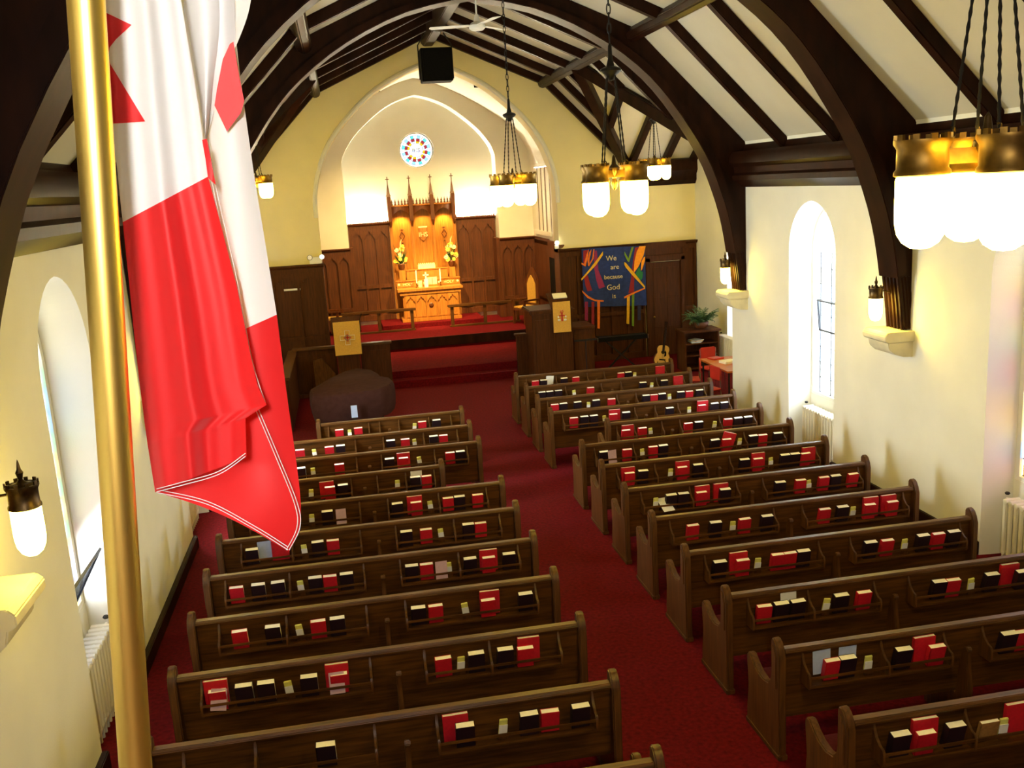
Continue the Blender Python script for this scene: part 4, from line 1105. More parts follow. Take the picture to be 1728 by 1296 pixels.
def bouquet(x, seed, label):
    rnd = random.Random(seed)
    t = thing('flower_arrangement', label, 'flowers', (x, AY + .56, .77 + 1.161), group='yellow flower arrangements on the altar shelf')
    MB().box(-.09, .09, -.08, .08, 0, .30).build('stand', GOLDOAK, t, bevel=0.006)
    MB().lathe([(.05, .30), (.09, .36), (.10, .46), (.07, .50)], n=12).build('vase', PANEL, t)
    petals = [None, None]
    for i, m in enumerate((YELLOWPETAL, CREAMPETAL)):
        mb = MB()
        for q in range(8):
            a = 2 * PI * q / 8; ca, sa = math.cos(a), math.sin(a)
            mb.face((0, 0, 0), (ca * .04 - sa * .022, sa * .04 + ca * .022, .018), (ca * .07, sa * .07, .008), (ca * .04 + sa * .022, sa * .04 - ca * .022, .018))
        mb.ball((0, 0, .012), .022, n=8, m=4)
        petals[i] = mb.mesh('blossom', m)
    for i in range(17):
        hz = rnd.uniform(.0, 1); z = .52 + hz * .48; w = .19 * (1 - .55 * hz)
        p = Vector((rnd.uniform(-w, w), rnd.uniform(-.12, .05), z))
        d = Vector((p.x * 1.2, -1.0, .35)).normalized()
        o = inst('blossom', petals[i % 2], t, p, d.to_track_quat('Z', 'Y').to_euler(), (rnd.uniform(.8, 1.15),) * 3)
    sp = MB()
    for i in range(16):
        a = rnd.uniform(0, 2 * PI); tip = Vector((.20 * math.cos(a), .10 * math.sin(a) - .05, rnd.uniform(.5, 1.08)))
        sp.tube([(0, 0, .46), tip * .5 + Vector((0, 0, .25)), tip], [.006, .014, .002], 5)
    sp.build('foliage', GREENLEAF, t)
    mb = MB(); mb.tube([(0, 0, .9), (.02, -.02, 1.1), (.06, -.02, 1.2)], [.02, .018, .004], 6); mb.build('spray', CREAMPETAL, t)
bouquet(-.73, 1, 'yellow flower arrangement on the piano side of the altar shelf'); bouquet(.73, 5, 'yellow flower arrangement on the chair side of the altar shelf')

# ------------------------------------------------------------------ communion rails
def comm_rail(x0, x1, y, label):
    t = thing('communion_rail', label, 'altar rail', (x0, y, .65)); L = x1 - x0
    MB().box(-.03, L + .03, -.08, .08, .56, .63).build('top_rail', OAK, t, bevel=0.012)
    MB().box(0, L, -.06, .06, 0, .05).build('base', OAK, t, bevel=0.008)
    for q in (.04, .5, .96): MB().box(L * q - .045, L * q + .045, -.04, .04, .05, .56).build('post', OAKZ, t, bevel=0.008)
    for q in (.27, .73):
        mb = MB(); mb.prism([(L * q - .2, .56), (L * q - .2, .54), (L * q, .5), (L * q + .2, .54), (L * q + .2, .56)], 'y', -.02, .02); mb.build('bracket', OAK, t)
comm_rail(-2.55, -.55, 26.55, 'dark oak communion rail on the piano side of the altar')
comm_rail(.42, 2.45, 26.55, 'dark oak communion rail on the chair side of the altar')

def throne(x, y, rz, label):
    t = thing('sanctuary_chair', label, 'chair', (x, y, .65), rz)
    MB().box(-.30, .30, -.28, .25, .38, .44).build('seat', PANEL, t, bevel=0.01)
    MB().box(-.26, .26, -.26, .2, .44, .49).build('seat_pad', GOLDCLOTH, t, bevel=0.015)
    mb = MB(); mb.prism([(-.30, .4), (.30, .4), (.30, 1.15), (.22, 1.32), (0, 1.58), (-.22, 1.32), (-.30, 1.15)], 'y', .22, .28); mb.build('backrest', PANEL, t, bevel=0.01)
    mb = MB(); mb.prism([(-.2, .55), (.2, .55), (.2, 1.08), (.12, 1.22), (0, 1.34), (-.12, 1.22), (-.2, 1.08)], 'y', .19, .22); mb.build('back_pad', GOLDCLOTH, t, bevel=0.01)
    mb = MB(); mb.lathe([(.025, 1.55), (.03, 1.6), (.0, 1.75)], (0, .25, 0), 8); mb.build('finial', PANEL, t)
    for a, b in ((-.27, -.25), (.27, -.25), (-.27, .24), (.27, .24)): MB().box(a - .03, a + .03, b - .03, b + .03, 0, .4 if b > 0 else .66).build('leg', PANEL, t, bevel=0.005)
    for a in (-.27, .27): MB().box(a - .035, a + .035, -.3, .24, .64, .69).build('armrest', PANEL, t, bevel=0.01)
throne(2.55, 26.1, -1.15, 'tall gothic chair with a gold back pad beside the pulpit')
throne(-2.85, 26.9, 1.3, 'tall gothic chair with a gold pad behind the piano side rail')

# ------------------------------------------------------------------ pulpit, lectern, parapets
def panel_box(name, x0, x1, y0, y1, z0, z1, par, n=2, m=DARKPANEL):
    b = MB().box(x0, x1, y0, y1, z0, z1).build(name, m, par, bevel=0.008); w = (x1 - x0) / n
    for k in range(n):
        fr = MB(); a, c = x0 + k * w + .06, x0 + (k + 1) * w - .06
        fr.box(a, c, y0 - .018, y0, z0 + .14, z1 - .12); fr.build('raised_panel', m, b, bevel=0.01)
    MB().box(x0 - .02, x1 + .02, y0 - .03, y0, z0, z0 + .09).build('skirting', m, b, bevel=0.006)
    return b
def hanging(par, x0, x1, y, z0, z1):
    h = MB(); n = 10; hh = z1 - z0
    for i in range(n):
        a, b = i / n, (i + 1) / n; f = lambda s: y - .012 * math.sin(s * 6) * .4
        h.face((x0, f(a), z1 - hh * a), (x1, f(a), z1 - hh * a), (x1, f(b), z1 - hh * b), (x0, f(b), z1 - hh * b))
        h.face((x0, f(b) + .012, z1 - hh * b), (x1, f(b) + .012, z1 - hh * b), (x1, f(a) + .012, z1 - hh * a), (x0, f(a) + .012, z1 - hh * a))
    c = h.build('cloth', GOLDCLOTH, par)
    MB().box(x0, x1, y - .01, y + .012, z0 - .03, z0).build('fringe', GOLDCLOTH, c)
    return c
t = thing('pulpit', 'dark oak panelled pulpit on the guitar side of the chancel steps', 'pulpit', (0, 0, 0))
panel_box('body', 1.66, 2.58, 20.75, 21.6, .0, 1.62, t, 2)
MB().box(1.60, 2.64, 20.68, 21.66, 1.62, 1.72).build('cornice', DARKPANEL, t, bevel=0.02)
mb = MB(); mb.prism([(20.78, 1.74), (21.3, 2.02), (21.32, 1.98), (20.8, 1.70)], 'x', 2.12, 2.55); mb.build('book_desk', DARKPANEL, t, bevel=0.006)
panel_box('steps_enclosure', 2.58, 3.12, 20.95, 21.7, 0, 1.18, t, 1)
MB().box(2.58, 3.16, 20.9, 21.74, 1.18, 1.24).build('enclosure_cap', DARKPANEL, t, bevel=0.01)
panel_box('wing_parapet', 1.42, 1.66, 21.5, 21.62, 0, 1.05, t, 1)
MB().box(1.38, 1.66, 21.46, 21.66, 1.05, 1.10).build('wing_cap', DARKPANEL, t, bevel=0.01)
t = thing('pulpit_hanging', 'gold pulpit hanging with a red and white emblem', 'hanging', (0, 0, 0), group='gold hangings')
c = hanging(t, 2.13, 2.53, 20.66, 1.22, 1.88)
c.name = 'cloth'
WHT = flat('white_embroidery', (.8, .8, .75)); REDT = flat('red_embroidery', (.5, .02, .02)); GRYT = flat('grey_embroidery', (.25, .22, .18))
e = MB(); e.box(2.315, 2.345, 20.642, 20.65, 1.44, 1.64); e.box(2.26, 2.40, 20.642, 20.65, 1.555, 1.58); e.tube([(2.33 + .035 * math.cos(a * .7), 20.646, 1.65 + .03 * math.sin(a * .7)) for a in range(9)], .008, 5); e.build('red_emblem', REDT, c)
e = MB()
for sg in (-1, 1):
    e.ball((2.33 + sg * .07, 20.647, 1.47), .03, sq=(1.2, .15, .8)); e.ball((2.33 + sg * .085, 20.647, 1.54), .02, sq=(1, .15, 1.2))
e.ball((2.33, 20.647, 1.68), .012, sq=(1, .3, 1)); e.build('white_emblem', WHT, c)
t = thing('pulpit_book', 'open book lying on the pulpit desk', 'book', (2.40, 21.12, 1.945)); mb = MB().box(-.16, .16, -.09, .09, 0, .03); mb.xf(Matrix.Rotation(.49, 4, 'X')); mb.build('pages', PAGES, t, bevel=0.004)

# choir parapet and lectern on the piano side
t = thing('choir_parapet', 'dark oak panelled parapet behind the piano', 'parapet', (0, 0, 0))
panel_box('front_panel', -3.66, -2.72, 21.75, 21.85, 0, 1.10, t, 1); panel_box('front_panel', -2.18, -1.50, 21.75, 21.85, 0, 1.10, t, 1)
MB().box(-3.7, -1.46, 21.70, 21.90, 1.10, 1.15).build('cap_rail', OAK, t, bevel=0.008)
MB().box(-3.76, -3.64, 18.6, 21.8, 0, 1.05).build('side_panel', DARKPANEL, t, bevel=0.008)
MB().box(-3.80, -3.60, 18.55, 21.9, 1.05, 1.10).build('cap_rail', OAK, t, bevel=0.008)
t = thing('lectern', 'dark oak lectern rising from the choir parapet', 'lectern', (-2.45, 21.5, 0))
MB().box(-.25, .25, -.05, .20, 0, 1.45).build('column', DARKPANEL, t, bevel=0.01)
mb = MB(); mb.prism([(-.16, 1.52), (.28, 1.80), (.29, 1.76), (-.14, 1.47)], 'x', -.33, .33); mb.build('desk', DARKPANEL, t, bevel=0.006)
MB().tube([(.30, .0, 1.6), (.32, 0, 1.75), (.36, -.05, 1.85), (.36, -.12, 1.88)], .008, 6).build('microphone_stem', IRON, t)
MB().ball((.36, -.14, 1.87), .018).build('microphone', IRON, t)
t = thing('lectern_hanging', 'gold lectern hanging with an outlined white cross', 'hanging', (0, 0, 0), group='gold hangings')
c = hanging(t, -2.735, -2.15, 21.30, 1.02, 1.74)
e = MB(); cx, cz, y = -2.44, 1.38, 21.282; o = [(-.05, .16), (.05, .16), (.05, .05), (.16, .05), (.16, -.05), (.05, -.05), (.05, -.16), (-.05, -.16), (-.05, -.05), (-.16, -.05), (-.16, .05), (-.05, .05)]
e.tube([(cx + a, y, cz + b) for a, b in o], .006, 5, closed=True); e.build('white_emblem', WHT, c)
e = MB(); e.tube([(cx + .055 * math.cos(k * PI / 8), y, cz + .055 * math.sin(k * PI / 8)) for k in range(16)], .01, 5, closed=True); e.build('grey_emblem', GRYT, c)
e = MB(); e.box(cx - .012, cx + .012, y - .006, y, cz - .085, cz + .085); e.box(cx - .085, cx + .085, y - .006, y, cz - .012, cz + .012); e.build('red_emblem', REDT, c)
t = thing('hymn_number_strip', 'small pale strip sign on the dark panelling beside the flag', 'sign', (-3.62, YF - .06, 2.38)); MB().box(-.19, .19, -.012, .012, -.022, .022).build('strip', WHITECARD, t, bevel=0.003)

# emergency light
t = thing('emergency_light', 'emergency light box with two lamp heads on the panelling ledge', 'lamp', (-3.0, YF - .06, 2.945))
MB().box(-.15, .13, -.05, .05, 0, .16).build('box', WHITEP, t, bevel=0.008)
for sg in (-1, 1):
    mb = MB(); mb.lathe([(.0, -.05), (.05, -.04), (.065, .03), (.06, .04)], n=12); mb.xf(Matrix.Translation((sg * .14, -.04, .16)) @ Matrix.Rotation(PI / 2 + .2, 4, 'X')); h = mb.build('lamp_head', IRON, t)
    mb = MB(); mb.lathe([(.055, 0), (.0, .012)], n=12); mb.xf(Matrix.Translation((sg * .14, -.08, .155)) @ Matrix.Rotation(PI / 2 + .2, 4, 'X')); mb.build('lens', emis('lens_%d' % sg, (1, .95, .85), 1.5 if sg > 0 else .05), t)
t = thing('emergency_light', 'small lit emergency lamp on the pulpit side of the chancel arch', 'lamp', (2.80, YF - .05, 2.99)); MB().box(-.05, .05, -.03, .03, -.1, .0).build('box', WHITEP, t, bevel=0.006); mb = MB(); mb.ball((0, -.05, .05), .05, sq=(1, .6, 1)); mb.build('lens', emis('small_lens', (1, .95, .85), 5), t)

# ------------------------------------------------------------------ piano
t = thing('grand_piano', 'grand piano under a brown cloth cover', 'piano', (0, 0, 0))
OUT = [(-3.20, 17.55), (-3.14, 17.0), (-2.9, 16.92), (-1.98, 16.95), (-1.74, 17.25), (-1.64, 17.7), (-1.70, 18.05), (-1.86, 18.2), (-1.88, 18.55), (-2.02, 19.05), (-2.3, 19.3), (-2.55, 19.2), (-2.85, 18.5)]
cov = MB(); cx, cy = -2.4, 17.9
def rings(f, z): return [(cx + (x - cx) * f, cy + (y - cy) * f, z + .012 * math.sin(i * 2.1)) for i, (x, y) in enumerate(OUT)]
lv = [(.965, 1.03), (1.0, .985), (1.015, .9), (1.02, .75), (1.0, .60), (.97, .50)]
n = len(OUT)
for a, b in zip(lv, lv[1:]):
    A, B = rings(*a), rings(*b)
    for i in range(n): cov.face(A[i], A[(i + 1) % n], B[(i + 1) % n], B[i])
cov.face(*rings(*lv[0]))
cov.build('cover', PIANOCOVER, t, angle=.9)
cb = MB(); cb.prism([(cx + (x - cx) * .93, cy + (y - cy) * .93) for x, y in OUT], 'z', .58, .98); cb.build('case', BLACK, t, smooth=False)
for x, y in ((-2.95, 17.25), (-1.95, 17.25), (-2.3, 18.9)): MB().lathe([(.03, .03), (.04, .1), (.055, .4), (.07, .6)], (x, y, 0), 10).build('leg', BLACK, t); 
for x, y in ((-2.95, 17.25), (-1.95, 17.25), (-2.3, 18.9)): MB().lathe([(.03, 0), (.03, .03)], (x, y, 0), 10).build('caster', BRASS, t)
MB().box(-2.52, -2.38, 17.1, 17.4, .05, .6).build('pedal_lyre', BLACK, t, bevel=.01)
t = thing('music_sheet', 'small pale sheet standing under the piano edge', 'paper', (-2.42, 16.72, 0)); MB().box(-.03, .03, -.01, .01, 0, .62).build('stem', IRON, t); MB().box(-.055, .055, -.012, .0, .62, .84).build('sheet', BLUECARD, t)
t = thing('book_stand', 'tilted tan board leaning on the parapet behind the piano', 'board', (-3.0, 21.55, .0)); mb = MB(); mb.prism([(-.25, .0), (.22, .0), (.22, .55), (-.05, .95), (-.25, .9)], 'y', 0, .02); mb.xf(Matrix.Rotation(.12, 4, 'X')); mb.build('board', OAKZ, t)

# ------------------------------------------------------------------ banner
t = thing('banner', 'blue felt banner with coloured ribbons and the words we are because god is', 'banner', (3.40, YF - .15, 0))
def bpoly(pts, m, name, lift=.006):
    """points in the banner zoom frame (1087x1296 over x 970..1100, y 405..560)"""
    P = []
    for px, py in pts:
        p = on(970 + px * .1196, 405 + py * .1196, Y=YF - .15); P.append((p.x - 3.40, p.z))
    mb = MB(); mb.prism(P, 'y', -lift, 0); return mb.build(name, m, t, smooth=False)
bx = MB()
for i in range(16):   # gently rippled cloth
    a, b = i / 16, (i + 1) / 16; f = lambda s: .012 * math.sin(s * 22) + .004
    pts = [on(970 + (95 + 895 * s) * .1196, 405 + q * .1196, Y=YF - .15) for s in (a, b) for q in (110 - 25 * s, 950 - 25 * s)]
    (x0, z0t), (_, z0b), (x1, z1t), (_, z1b) = [(p.x - 3.40, p.z) for p in pts]
    bx.face((x0, f(a), z0b), (x1, f(b), z1b), (x1, f(b), z1t), (x0, f(a), z0t)); bx.face((x0, f(a) + .01, z0t), (x1, f(b) + .01, z1t), (x1, f(b) + .01, z1b), (x0, f(a) + .01, z0b))
bx.build('field', BLUECLOTH, t)
YEL = flat('yellow_felt', (.72, .40, .01)); ORA = flat('orange_felt', (.75, .17, .01)); CRI = flat('crimson_felt', (.25, .006, .012)); MAG = flat('magenta_felt', (.25, .012, .09)); GRN = flat('green_felt', (.13, .24, .01)); EMR = flat('emerald_felt', (.01, .17, .06)); AMBF = flat('amber_felt', (.85, .30, .005)); PUR = flat('purple_felt', (.06, .012, .09)); NAV = flat('navy_felt', (.02, .02, .06))
bpoly([(120, 150), (190, 140), (150, 330), (120, 330)], CRI, 'ribbon_patch', .009)
bpoly([(92, 320), (130, 335), (165, 200), (195, 130), (180, 260), (150, 375), (95, 345)], ORA, 'ribbon_patch', .012)
bpoly([(185, 360), (180, 280), (205, 170), (235, 130), (205, 280), (205, 330), (245, 260), (262, 130), (275, 130), (265, 260), (200, 370)], ORA, 'ribbon_patch', .012)
bpoly([(280, 150), (310, 150), (330, 420), (425, 660), (340, 690), (300, 560), (270, 380)], MAG, 'ribbon_patch', .009)
bpoly([(130, 520), (180, 490), (215, 620), (245, 710), (180, 725), (150, 640)], CRI, 'ribbon_patch', .009)
bpoly([(92, 545), (200, 420), (330, 250), (395, 160), (395, 210), (300, 350), (95, 570)], YEL, 'ribbon_patch', .016)
bpoly([(100, 710), (190, 790), (280, 840), (405, 850), (405, 870), (280, 862), (180, 820), (105, 735)], ORA, 'ribbon_patch', .014)
bpoly([(315, 865), (355, 865), (350, 1250), (318, 1245)], ORA, 'ribbon', .014)
bpoly([(140, 870), (185, 870), (185, 1140), (140, 1130)], MAG, 'ribbon', .008)
bpoly([(235, 870), (275, 870), (275, 1200), (235, 1200)], CRI, 'ribbon', .008)
bpoly([(700, 165), (755, 260), (800, 100), (830, 95), (765, 310), (745, 300), (700, 210)], GRN, 'ribbon_patch', .012)
bpoly([(850, 110), (915, 95), (850, 300), (835, 600), (835, 740), (755, 755), (790, 560), (820, 300)], CRI, 'ribbon_patch', .009)
bpoly([(910, 90), (998, 85), (970, 210), (900, 370), (828, 470), (840, 300), (870, 170)], AMBF, 'ribbon_patch', .012)
bpoly([(975, 240), (990, 235), (985, 300), (945, 420), (930, 430), (940, 300)], AMBF, 'ribbon_patch', .014)
bpoly([(905, 380), (930, 440), (960, 450), (955, 530), (930, 570), (850, 490)], EMR, 'ribbon_patch', .010)
bpoly([(697, 310), (720, 325), (850, 480), (988, 655), (985, 685), (960, 655), (830, 520), (720, 390), (697, 345)], YEL, 'ribbon_patch', .018)
bpoly([(988, 670), (985, 690), (860, 745), (700, 825), (695, 800), (830, 735)], ORA, 'ribbon_patch', .016)
bpoly([(735, 780), (775, 770), (765, 1185), (728, 1180)], YEL, 'ribbon', .014)
bpoly([(805, 760), (838, 755), (832, 1215), (803, 1210)], GRN, 'ribbon', .014)
bpoly([(885, 920), (930, 915), (930, 1130), (885, 1130)], NAV, 'ribbon', .008)
GLIT = flat('pale_gold_lettering', (.75, .62, .35))
for txt, px, py, sz in (('We', 515, 290, .18), ('are', 565, 410, .17), ('because', 545, 545, .15), ('God', 545, 700, .19), ('is', 555, 820, .17)):
    p = on(970 + px * .1196, 405 + py * .1196, Y=YF - .16)
    inst('lettering', text_mesh(txt, sz, .003, GLIT), t, (p.x - 3.40, -.012, p.z), (PI / 2, 0, .0))
MB().tube([(-.05, .0, 2.86), (1.78, .0, 2.86)], .012, 6).build('hanging_rod', TIMBER, t)

# ------------------------------------------------------------------ keyboard, guitar, music stand, plant, table
t = thing('keyboard', 'black electric keyboard on a crossed stand below the banner', 'keyboard', (3.96, 21.6, 0))
MB().box(-.62, .62, -.16, .16, .74, .84).build('body', BLACK, t, bevel=0.01)
for sg in (-1, 1):
    MB().box(sg * .62 - .012, sg * .62 + .012, -.165, .165, .735, .845).build('end_cheek', CHROME, t, bevel=0.004)
    MB().beam((-sg * .4, sg * .03, .0), (sg * .4, sg * .03, .74), .035, .035).build('stand_leg', IRON, t)
for i in range(30): MB().box(-.56 + i * .0375, -.56 + i * .0375 + .034, -.14, -.03, .84, .848).build('key', IRON, t, smooth=False)
t = thing('guitar', 'acoustic guitar with a pale top leaning on its stand', 'guitar', (4.86, 21.35, 0), -.1)
G = Matrix.Translation((0, 0, .06)) @ Matrix.Rotation(.17, 4, 'Y') @ Matrix.Rotation(-.15, 4, 'X')
half = smooth_half([(0, 0), (.12, .01), (.185, .08), (.195, .16), (.16, .26), (.135, .31), (.15, .39), (.13, .46), (.07, .495), (0, .5)], 4)
body = [(x, z) for x, z in half] + [(-x, z) for x, z in half[-2:0:-1]]
mb = MB(); mb.prism(body, 'y', 0, .10); mb.xf(G); mb.build('body', PANEL, t)
mb = MB(); mb.prism([(x * .97, .01 + z * .97) for x, z in body], 'y', -.006, 0); mb.xf(G); mb.build('soundboard', GUITARTOP, t, smooth=False)
mb = MB(); mb.prism([(.045 * math.cos(k * PI / 8), .33 + .045 * math.sin(k * PI / 8)) for k in range(16)], 'y', -.009, -.006); mb.xf(G); mb.build('sound_hole', BLACK, t, smooth=False)
mb = MB(); mb.prism([(.035, .22), (.085, .25), (.08, .33), (.05, .38)], 'y', -.009, -.006); mb.xf(G); mb.build('pickguard', BLACK, t, smooth=False)
mb = MB(); mb.box(-.075, .075, -.02, -.006, .135, .165); mb.xf(G); mb.build('bridge', BLACK, t)
mb = MB(); mb.box(-.026, .026, -.03, .0, .36, .90); mb.xf(G); mb.build('neck', TIMBER, t)
mb = MB(); mb.prism([(-.026, .9), (.026, .9), (.04, 1.06), (-.04, 1.06)], 'y', -.028, -.008); mb.xf(G); mb.build('headstock', TIMBER, t)
mb = MB()
for q in range(6): mb.tube([(-.02 + q * .008, -.034, .15), (-.02 + q * .008, -.036, .92)], .0008, 4)
mb.xf(G); mb.build('string_set', CHROME, t)
mb = MB(); mb.tube([(-.15, -.10, .0), (-.12, -.05, .08), (0, .18, .42), (.12, -.05, .08), (.15, -.10, .0)], .010, 6); mb.tube([(0, .18, .42), (0, .34, 0)], .010, 6); mb.build('guitar_stand', IRON, t)
t = thing('music_stand', 'low black music stand in front of the pulpit', 'music stand', (2.80, 20.45, 0))
MB().tube([(0, 0, .05), (0, 0, .98)], .012, 8).build('pole', IRON, t); mb = MB(); mb.box(-.26, .26, -.02, .02, .98, 1.02); mb.build('tray', IRON, t, bevel=.004)
for k in range(3): MB().tube([(0, 0, .12), (.22 * math.cos(k * 2.09), .22 * math.sin(k * 2.09), .01)], .008, 6).build('leg', IRON, t)

t = thing('bookcase', 'low dark bookcase under the fern in the transept', 'bookcase', (5.60, 20.85, 0))
MB().box(-.42, .42, .26, .30, 0, .92).build('back_panel', DARKPANEL, t)
for a in (-.42, .38): MB().box(a, a + .04, -.25, .30, 0, .92).build('side_panel', DARKPANEL, t, bevel=0.005)
for z in (.06, .36, .64): MB().box(-.38, .38, -.24, .26, z, z + .03).build('shelf', DARKPANEL, t)
MB().box(-.46, .46, -.29, .31, .92, .97).build('top', DARKPANEL, t, bevel=0.008)
for k in range(5):
    o = bpy.data.objects.new('magazine', MB().box(-.11, .11, -.15, .15, 0, .012).mesh('magazine', [WHITECARD, BLUECARD, PAGES, TANBOOK, WHITECARD][k], smooth=False)); COL.objects.link(o)
    o.location = (5.48 + .01 * k, 20.78, .671 + k * .0125); o.rotation_euler = (0, 0, .1 * k); tag(o, 'thin magazine in the bookcase pile, %s from the bottom' % ORD[k], 'magazine', 'magazines in the bookcase')
t = thing('potted_fern', 'dark green fern in a planter on the bookcase', 'plant', (5.68, 20.85, .97))
MB().lathe([(.10, 0), (.15, .04), (.17, .14), (.16, .16), (.12, .15)], n=14).build('planter', PANEL, t)
def frond_mesh(L, droop):
    mb = MB(); n = 9; pts = []
    for i in range(n + 1):
        s = i / n; pts.append(Vector((L * s * math.cos(s * droop * .6), 0, L * (.75 * s - droop * s * s * .75))))
    for i in range(1, n):
        w = .085 * math.sin(PI * (i / n) ** .7) + .01; p = pts[i]; d = (pts[i + 1] - p)
        for sg in (-1, 1): mb.face(p - d * .35, p + d * .4, p + d * .9 + Vector((0, sg * w, -.02)), p + d * .35 + Vector((0, sg * w * .8, -.012)))
    mb.tube(pts, .004, 4)
    return mb.mesh('frond', GREENLEAF, smooth=False)
FM = [frond_mesh(.55, .5), frond_mesh(.48, 1.0), frond_mesh(.42, .25), frond_mesh(.6, .8)]
rnd = random.Random(3)
for k in range(46): inst('frond', FM[k % 4], t, (rnd.uniform(-.08, .08), rnd.uniform(-.08, .08), .13), (rnd.uniform(-.3, .3), rnd.uniform(-.35, .1), k * 2.4), (rnd.uniform(.75, 1.1),) * 3)

t = thing('table', 'orange wood table standing in the transept beside the wall edge', 'table', (5.25, 17.75, 0))
MB().box(-.56, .56, -.80, .66, .72, .755).build('tabletop', ORANGEWOOD, t, bevel=0.006)
for a, b in ((-.5, -.74), (.5, -.74), (-.5, .6), (.5, .6)): MB().tube([(a, b, 0), (a, b, .72)], .018, 8).build('leg', IRON, t)
for nm, m, x, y, z, w, dd, h, lb in (('folder', REDPLASTIC, 4.98, 18.25, .755, .26, .22, .03, 'red folder at the far edge of the orange table'), ('paper_pile', PAGES, 5.05, 17.75, .755, .30, .24, .05, 'thick pile of papers on the orange table'), ('magazine', BLACK, 5.22, 17.45, .755, .24, .2, .05, 'dark magazine pile on the orange table'), ('leaflet', WHITECARD, 5.1, 17.15, .755, .24, .18, .012, 'white leaflet on the near end of the orange table')):
    o = bpy.data.objects.new(nm, MB().box(-w / 2, w / 2, -dd / 2, dd / 2, 0, h).mesh(nm, m, bevel=0.003)); COL.objects.link(o); o.location = (x, y, z); o.rotation_euler = (0, 0, rnd.uniform(-.4, .4)); tag(o, lb, 'papers')
def red_chair(x, y, rz, label):
    t = thing('stacking_chair', label, 'chair', (x, y, 0), rz, group='red stacking chairs at the orange table')
    MB().prism([(-.2, .43), (.2, .43), (.22, .45), (.2, .465), (-.2, .465), (-.22, .45)], 'y', -.2, .2).build('seat', REDPLASTIC, t, bevel=.006)
    mb = MB(); mb.prism([(-.19, .60), (.19, .60), (.2, .82), (.15, .86), (-.15, .86), (-.2, .82)], 'y', .2, .22); mb.build('backrest', REDPLASTIC, t, bevel=.006)
    for sg in (-1, 1):
        MB().tube([(sg * .19, -.2, 0), (sg * .18, -.18, .43)], .011, 7).build('leg', CHROME, t)
        MB().tube([(sg * .19, .24, 0), (sg * .18, .2, .43), (sg * .18, .21, .84)], .011, 7).build('leg', CHROME, t)
red_chair(4.30, 17.95, -PI / 2 - .3, 'red stacking chair at the aisle side of the orange table')
red_chair(4.28, 17.0, -PI / 2 + .2, 'red stacking chair at the near corner of the orange table')
red_chair(5.15, 18.85, .1, 'red stacking chair at the far side of the orange table')

# ------------------------------------------------------------------ flag and pole
t = thing('flag_pole', 'gold metal flag pole standing at the balcony front', 'flag pole', (0, 0, 0))
pa, pb = on(145, 0, Y=1.2), on(229, 1296, Y=1.2); dv = (pa - pb).normalized()
top_, bot = pa + dv * 1.1, pb + dv * ((3.02 - pb.z) / dv.z)
MB().tube([bot, top_], .0205, 28).build('pole', GOLDPOLE, t)
MB().lathe([(.0, .0), (.03, .02), (.04, .06), (.02, .11), (0, .17)], tuple(top_), 14).build('finial', GOLDPOLE, t)
MB().lathe([(.16, 0), (.16, .02), (.12, .04), (.04, .06), (.03, .12)], (bot.x, bot.y, 3.0), 20).build('base', BRASS, t)
def interp(pts, s):
    n = len(pts) - 1; i = min(int(s * n), n - 1); f = s * n - i
    return (pts[i][0] + (pts[i + 1][0] - pts[i][0]) * f, pts[i][1] + (pts[i + 1][1] - pts[i][1]) * f)
FLAG = thing('flag', 'red and white maple leaf flag hanging in folds from the gold pole', 'flag', (0, 0, 0))
def cat(pts, s):
    n = len(pts) - 1; x = min(max(s, 0), 1) * n; i = min(int(x), n - 1); f = x - i
    p0, p1, p2, p3 = pts[max(i - 1, 0)], pts[i], pts[i + 1], pts[min(i + 2, n)]
    return tuple(.5 * (2 * p1[j] + (p2[j] - p0[j]) * f + (2 * p0[j] - 5 * p1[j] + 4 * p2[j] - p3[j]) * f * f + (3 * p1[j] - p0[j] - 3 * p2[j] + p3[j]) * f ** 3) for j in (0, 1))
def cloth_sheet(name, m, L, R_, depth, nu=44, nv=60, bow=None, cat=cat):
    """ruled cloth between two edge lines given as picture points with a real depth for every point"""
    mb = MB(); V = []
    for i in range(nv + 1):
        v = i / nv; l, r = cat(L, v), cat(R_, v)
        for k in range(nu + 1):
            u = k / nu; px, py = l[0] + (r[0] - l[0]) * u, l[1] + (r[1] - l[1]) * u
            if bow: py += bow(u, v)
            V.append(on(px, py, Y=depth(u, px, py)))
    F = [(i * (nu + 1) + k, i * (nu + 1) + k + 1, (i + 1) * (nu + 1) + k + 1, (i + 1) * (nu + 1) + k) for i in range(nv) for k in range(nu)]
    mb.add(V, F)
    return mb.build(name, m, FLAG, angle=3.0)
def dF(u, px, py):   # front fold: two soft pleats, its edges curving back
    w = .012 * math.sin(u * 9.5 + py * .0016) + .005 * math.sin(u * 21 + py * .003)
    return 1.30 + w * (.5 + py / 1500) + .05 * max(0, u - .8) ** 1.2 + .02 * max(0, .12 - u) * 4
def dB(u, px, py): return 1.37 + .016 * math.sin(u * 5.2 + 1.0) + .006 * math.sin(py * .02) * (py > 780)
FL = [(172, -60), (182, 60), (190, 200), (199, 300), (207, 375)]; FR = [(296, -60), (312, 40), (332, 160), (345, 250), (351, 298)]
cloth_sheet('white_field', FLAGWHITE, FL, FR, dF)
cloth_sheet('red_bar', FLAGRED, [(207, 375), (217, 470), (226, 560), (236, 650), (241, 690), (246, 728), (249, 750), (262, 831)], [(351, 298), (374, 385), (400, 485), (424, 605), (434, 650), (450, 683), (414, 706), (416, 771)], dF, nv=98, cat=interp)
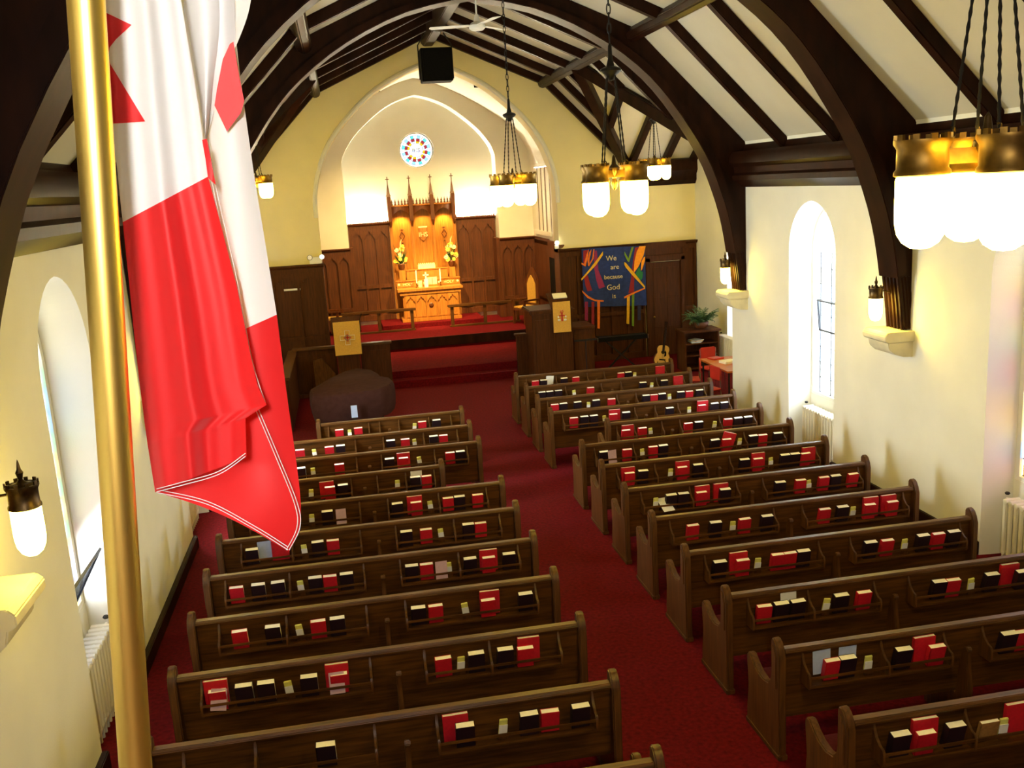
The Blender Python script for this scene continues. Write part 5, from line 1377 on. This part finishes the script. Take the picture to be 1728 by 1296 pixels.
cloth_sheet('white_field', FLAGWHITE, [(310, -60), (310, 80), (310, 250), (300, 420), (300, 606)], [(398, -60), (398, 60), (424, 262), (446, 400), (467, 531)], dB)
cloth_sheet('red_bar', FLAGRED, [(300, 606), (290, 690), (275, 780), (262, 830)], [(467, 531), (482, 650), (508, 860), (488, 931)], dB,
            bow=lambda u, v: -14 * math.sin(PI * u) * max(0, v - .6) * 2)
def dM(u, px, py): return 1.345 + .03 * abs(u - .5) * 2 - .02 * math.sin(u * 7)
cloth_sheet('white_fold', FLAGWHITE, [(300, -60), (320, 60), (336, 160), (346, 240)], [(428, -60), (419, 22), (378, 130), (347, 243)], dM, nu=24, nv=30)
# maple leaf portions that show in the folds
def patch(pts, depth, off):
    P = [on(x, y, Y=depth(x, y) - off) for x, y in pts]
    mb = MB(); n = len(P); c = sum(P, Vector()) / n
    for k in range(n): mb.face(c, P[k], P[(k + 1) % n])
    return mb.build('maple_leaf_portion', FLAGRED, FLAG, smooth=False)
def fine(pts, n=6):
    out = []
    for a, b in zip(pts, pts[1:] + pts[:1]): out += [(a[0] + (b[0] - a[0]) * k / n, a[1] + (b[1] - a[1]) * k / n) for k in range(n)]
    return out
def leaf_patch(pts, mode):
    # a finely divided polygon that follows the cloth
    import mathutils.geometry as mg
    poly = fine(pts, 8)
    xs = [p[0] for p in poly]; ys = [p[1] for p in poly]
    inner = []
    def inside(x, y):
        c = False; n = len(pts)
        for i in range(n):
            (x1, y1), (x2, y2) = pts[i], pts[(i + 1) % n]
            if (y1 > y) != (y2 > y) and x < (x2 - x1) * (y - y1) / (y2 - y1) + x1: c = not c
        return c
    q = min(xs)
    while q < max(xs):
        w = min(ys)
        while w < max(ys):
            if inside(q, w) and min((q - a) ** 2 + (w - b) ** 2 for a, b in poly) > 9: inner.append((q, w))
            w += 6
        q += 6
    allp = poly + inner; m = len(poly)
    vs, es, fs, *_ = mg.delaunay_2d_cdt([Vector(p) for p in allp], [], [list(range(m))], 1, 1e-4)
    mb = MB()
    def depth(x, y):
        if mode == 'F':
            # invert the ruled sheet
            best = min(((abs(cat(FL, s / 60)[1] + (cat(FR, s / 60)[1] - cat(FL, s / 60)[1]) * .3 - y), s / 60) for s in range(61)))[1]
            l, r = cat(FL, best), cat(FR, best); u = (x - l[0]) / (r[0] - l[0]); return dF(u, x, y) - .0015
        return dB(.75, x, y) - .012
    mb.add([on(v.x, v.y, Y=depth(v.x, v.y)) for v in vs], [tuple(f) for f in fs])
    return mb.build('maple_leaf_portion', FLAGRED, FLAG, angle=3.0)
leaf_patch([(176, 20), (222, 42), (196, 66), (185, 80), (183, 96), (186, 108), (245, 205), (184, 209)], 'F')
leaf_patch([(341, 236), (349, 234), (356, 270), (364, 312), (351, 300), (347, 270)], 'F')
leaf_patch([(394, 70), (404, 130), (412, 170), (407, 190), (383, 222), (362, 178), (366, 150), (376, 100), (388, 74)], 'B')
# hem stitching
def stitch(pts, depth, w=.00065):
    P = [on(x, y, Y=depth - .003) for x, y in pts]
    MB().tube(P, w, 5).build('hem_stitching', FLAGWHITE, FLAG)
def poly_line(pts, n=8):
    return [cat(pts, i / (n * (len(pts) - 1))) for i in range(n * (len(pts) - 1) + 1)]
for o in (0, 5):
    stitch(poly_line([(346 + o, 240), (362 + o, 330), (394 + o, 470), (421 + o, 610), (446 + o * .4, 680)]), 1.285 + .03)
    stitch(poly_line([(264, 830 - o), (310, 818 - o), (370, 800 - o), (414, 770 - o)]), 1.285)
    stitch(poly_line([(264, 831 - o), (350, 851 - o), (430, 893 - o), (486, 928 - o)]), 1.345)
    stitch(poly_line([(488 - o, 928), (506 - o, 890), (502 - o, 850), (470 - o, 770), (436 - o, 690)]), 1.345)
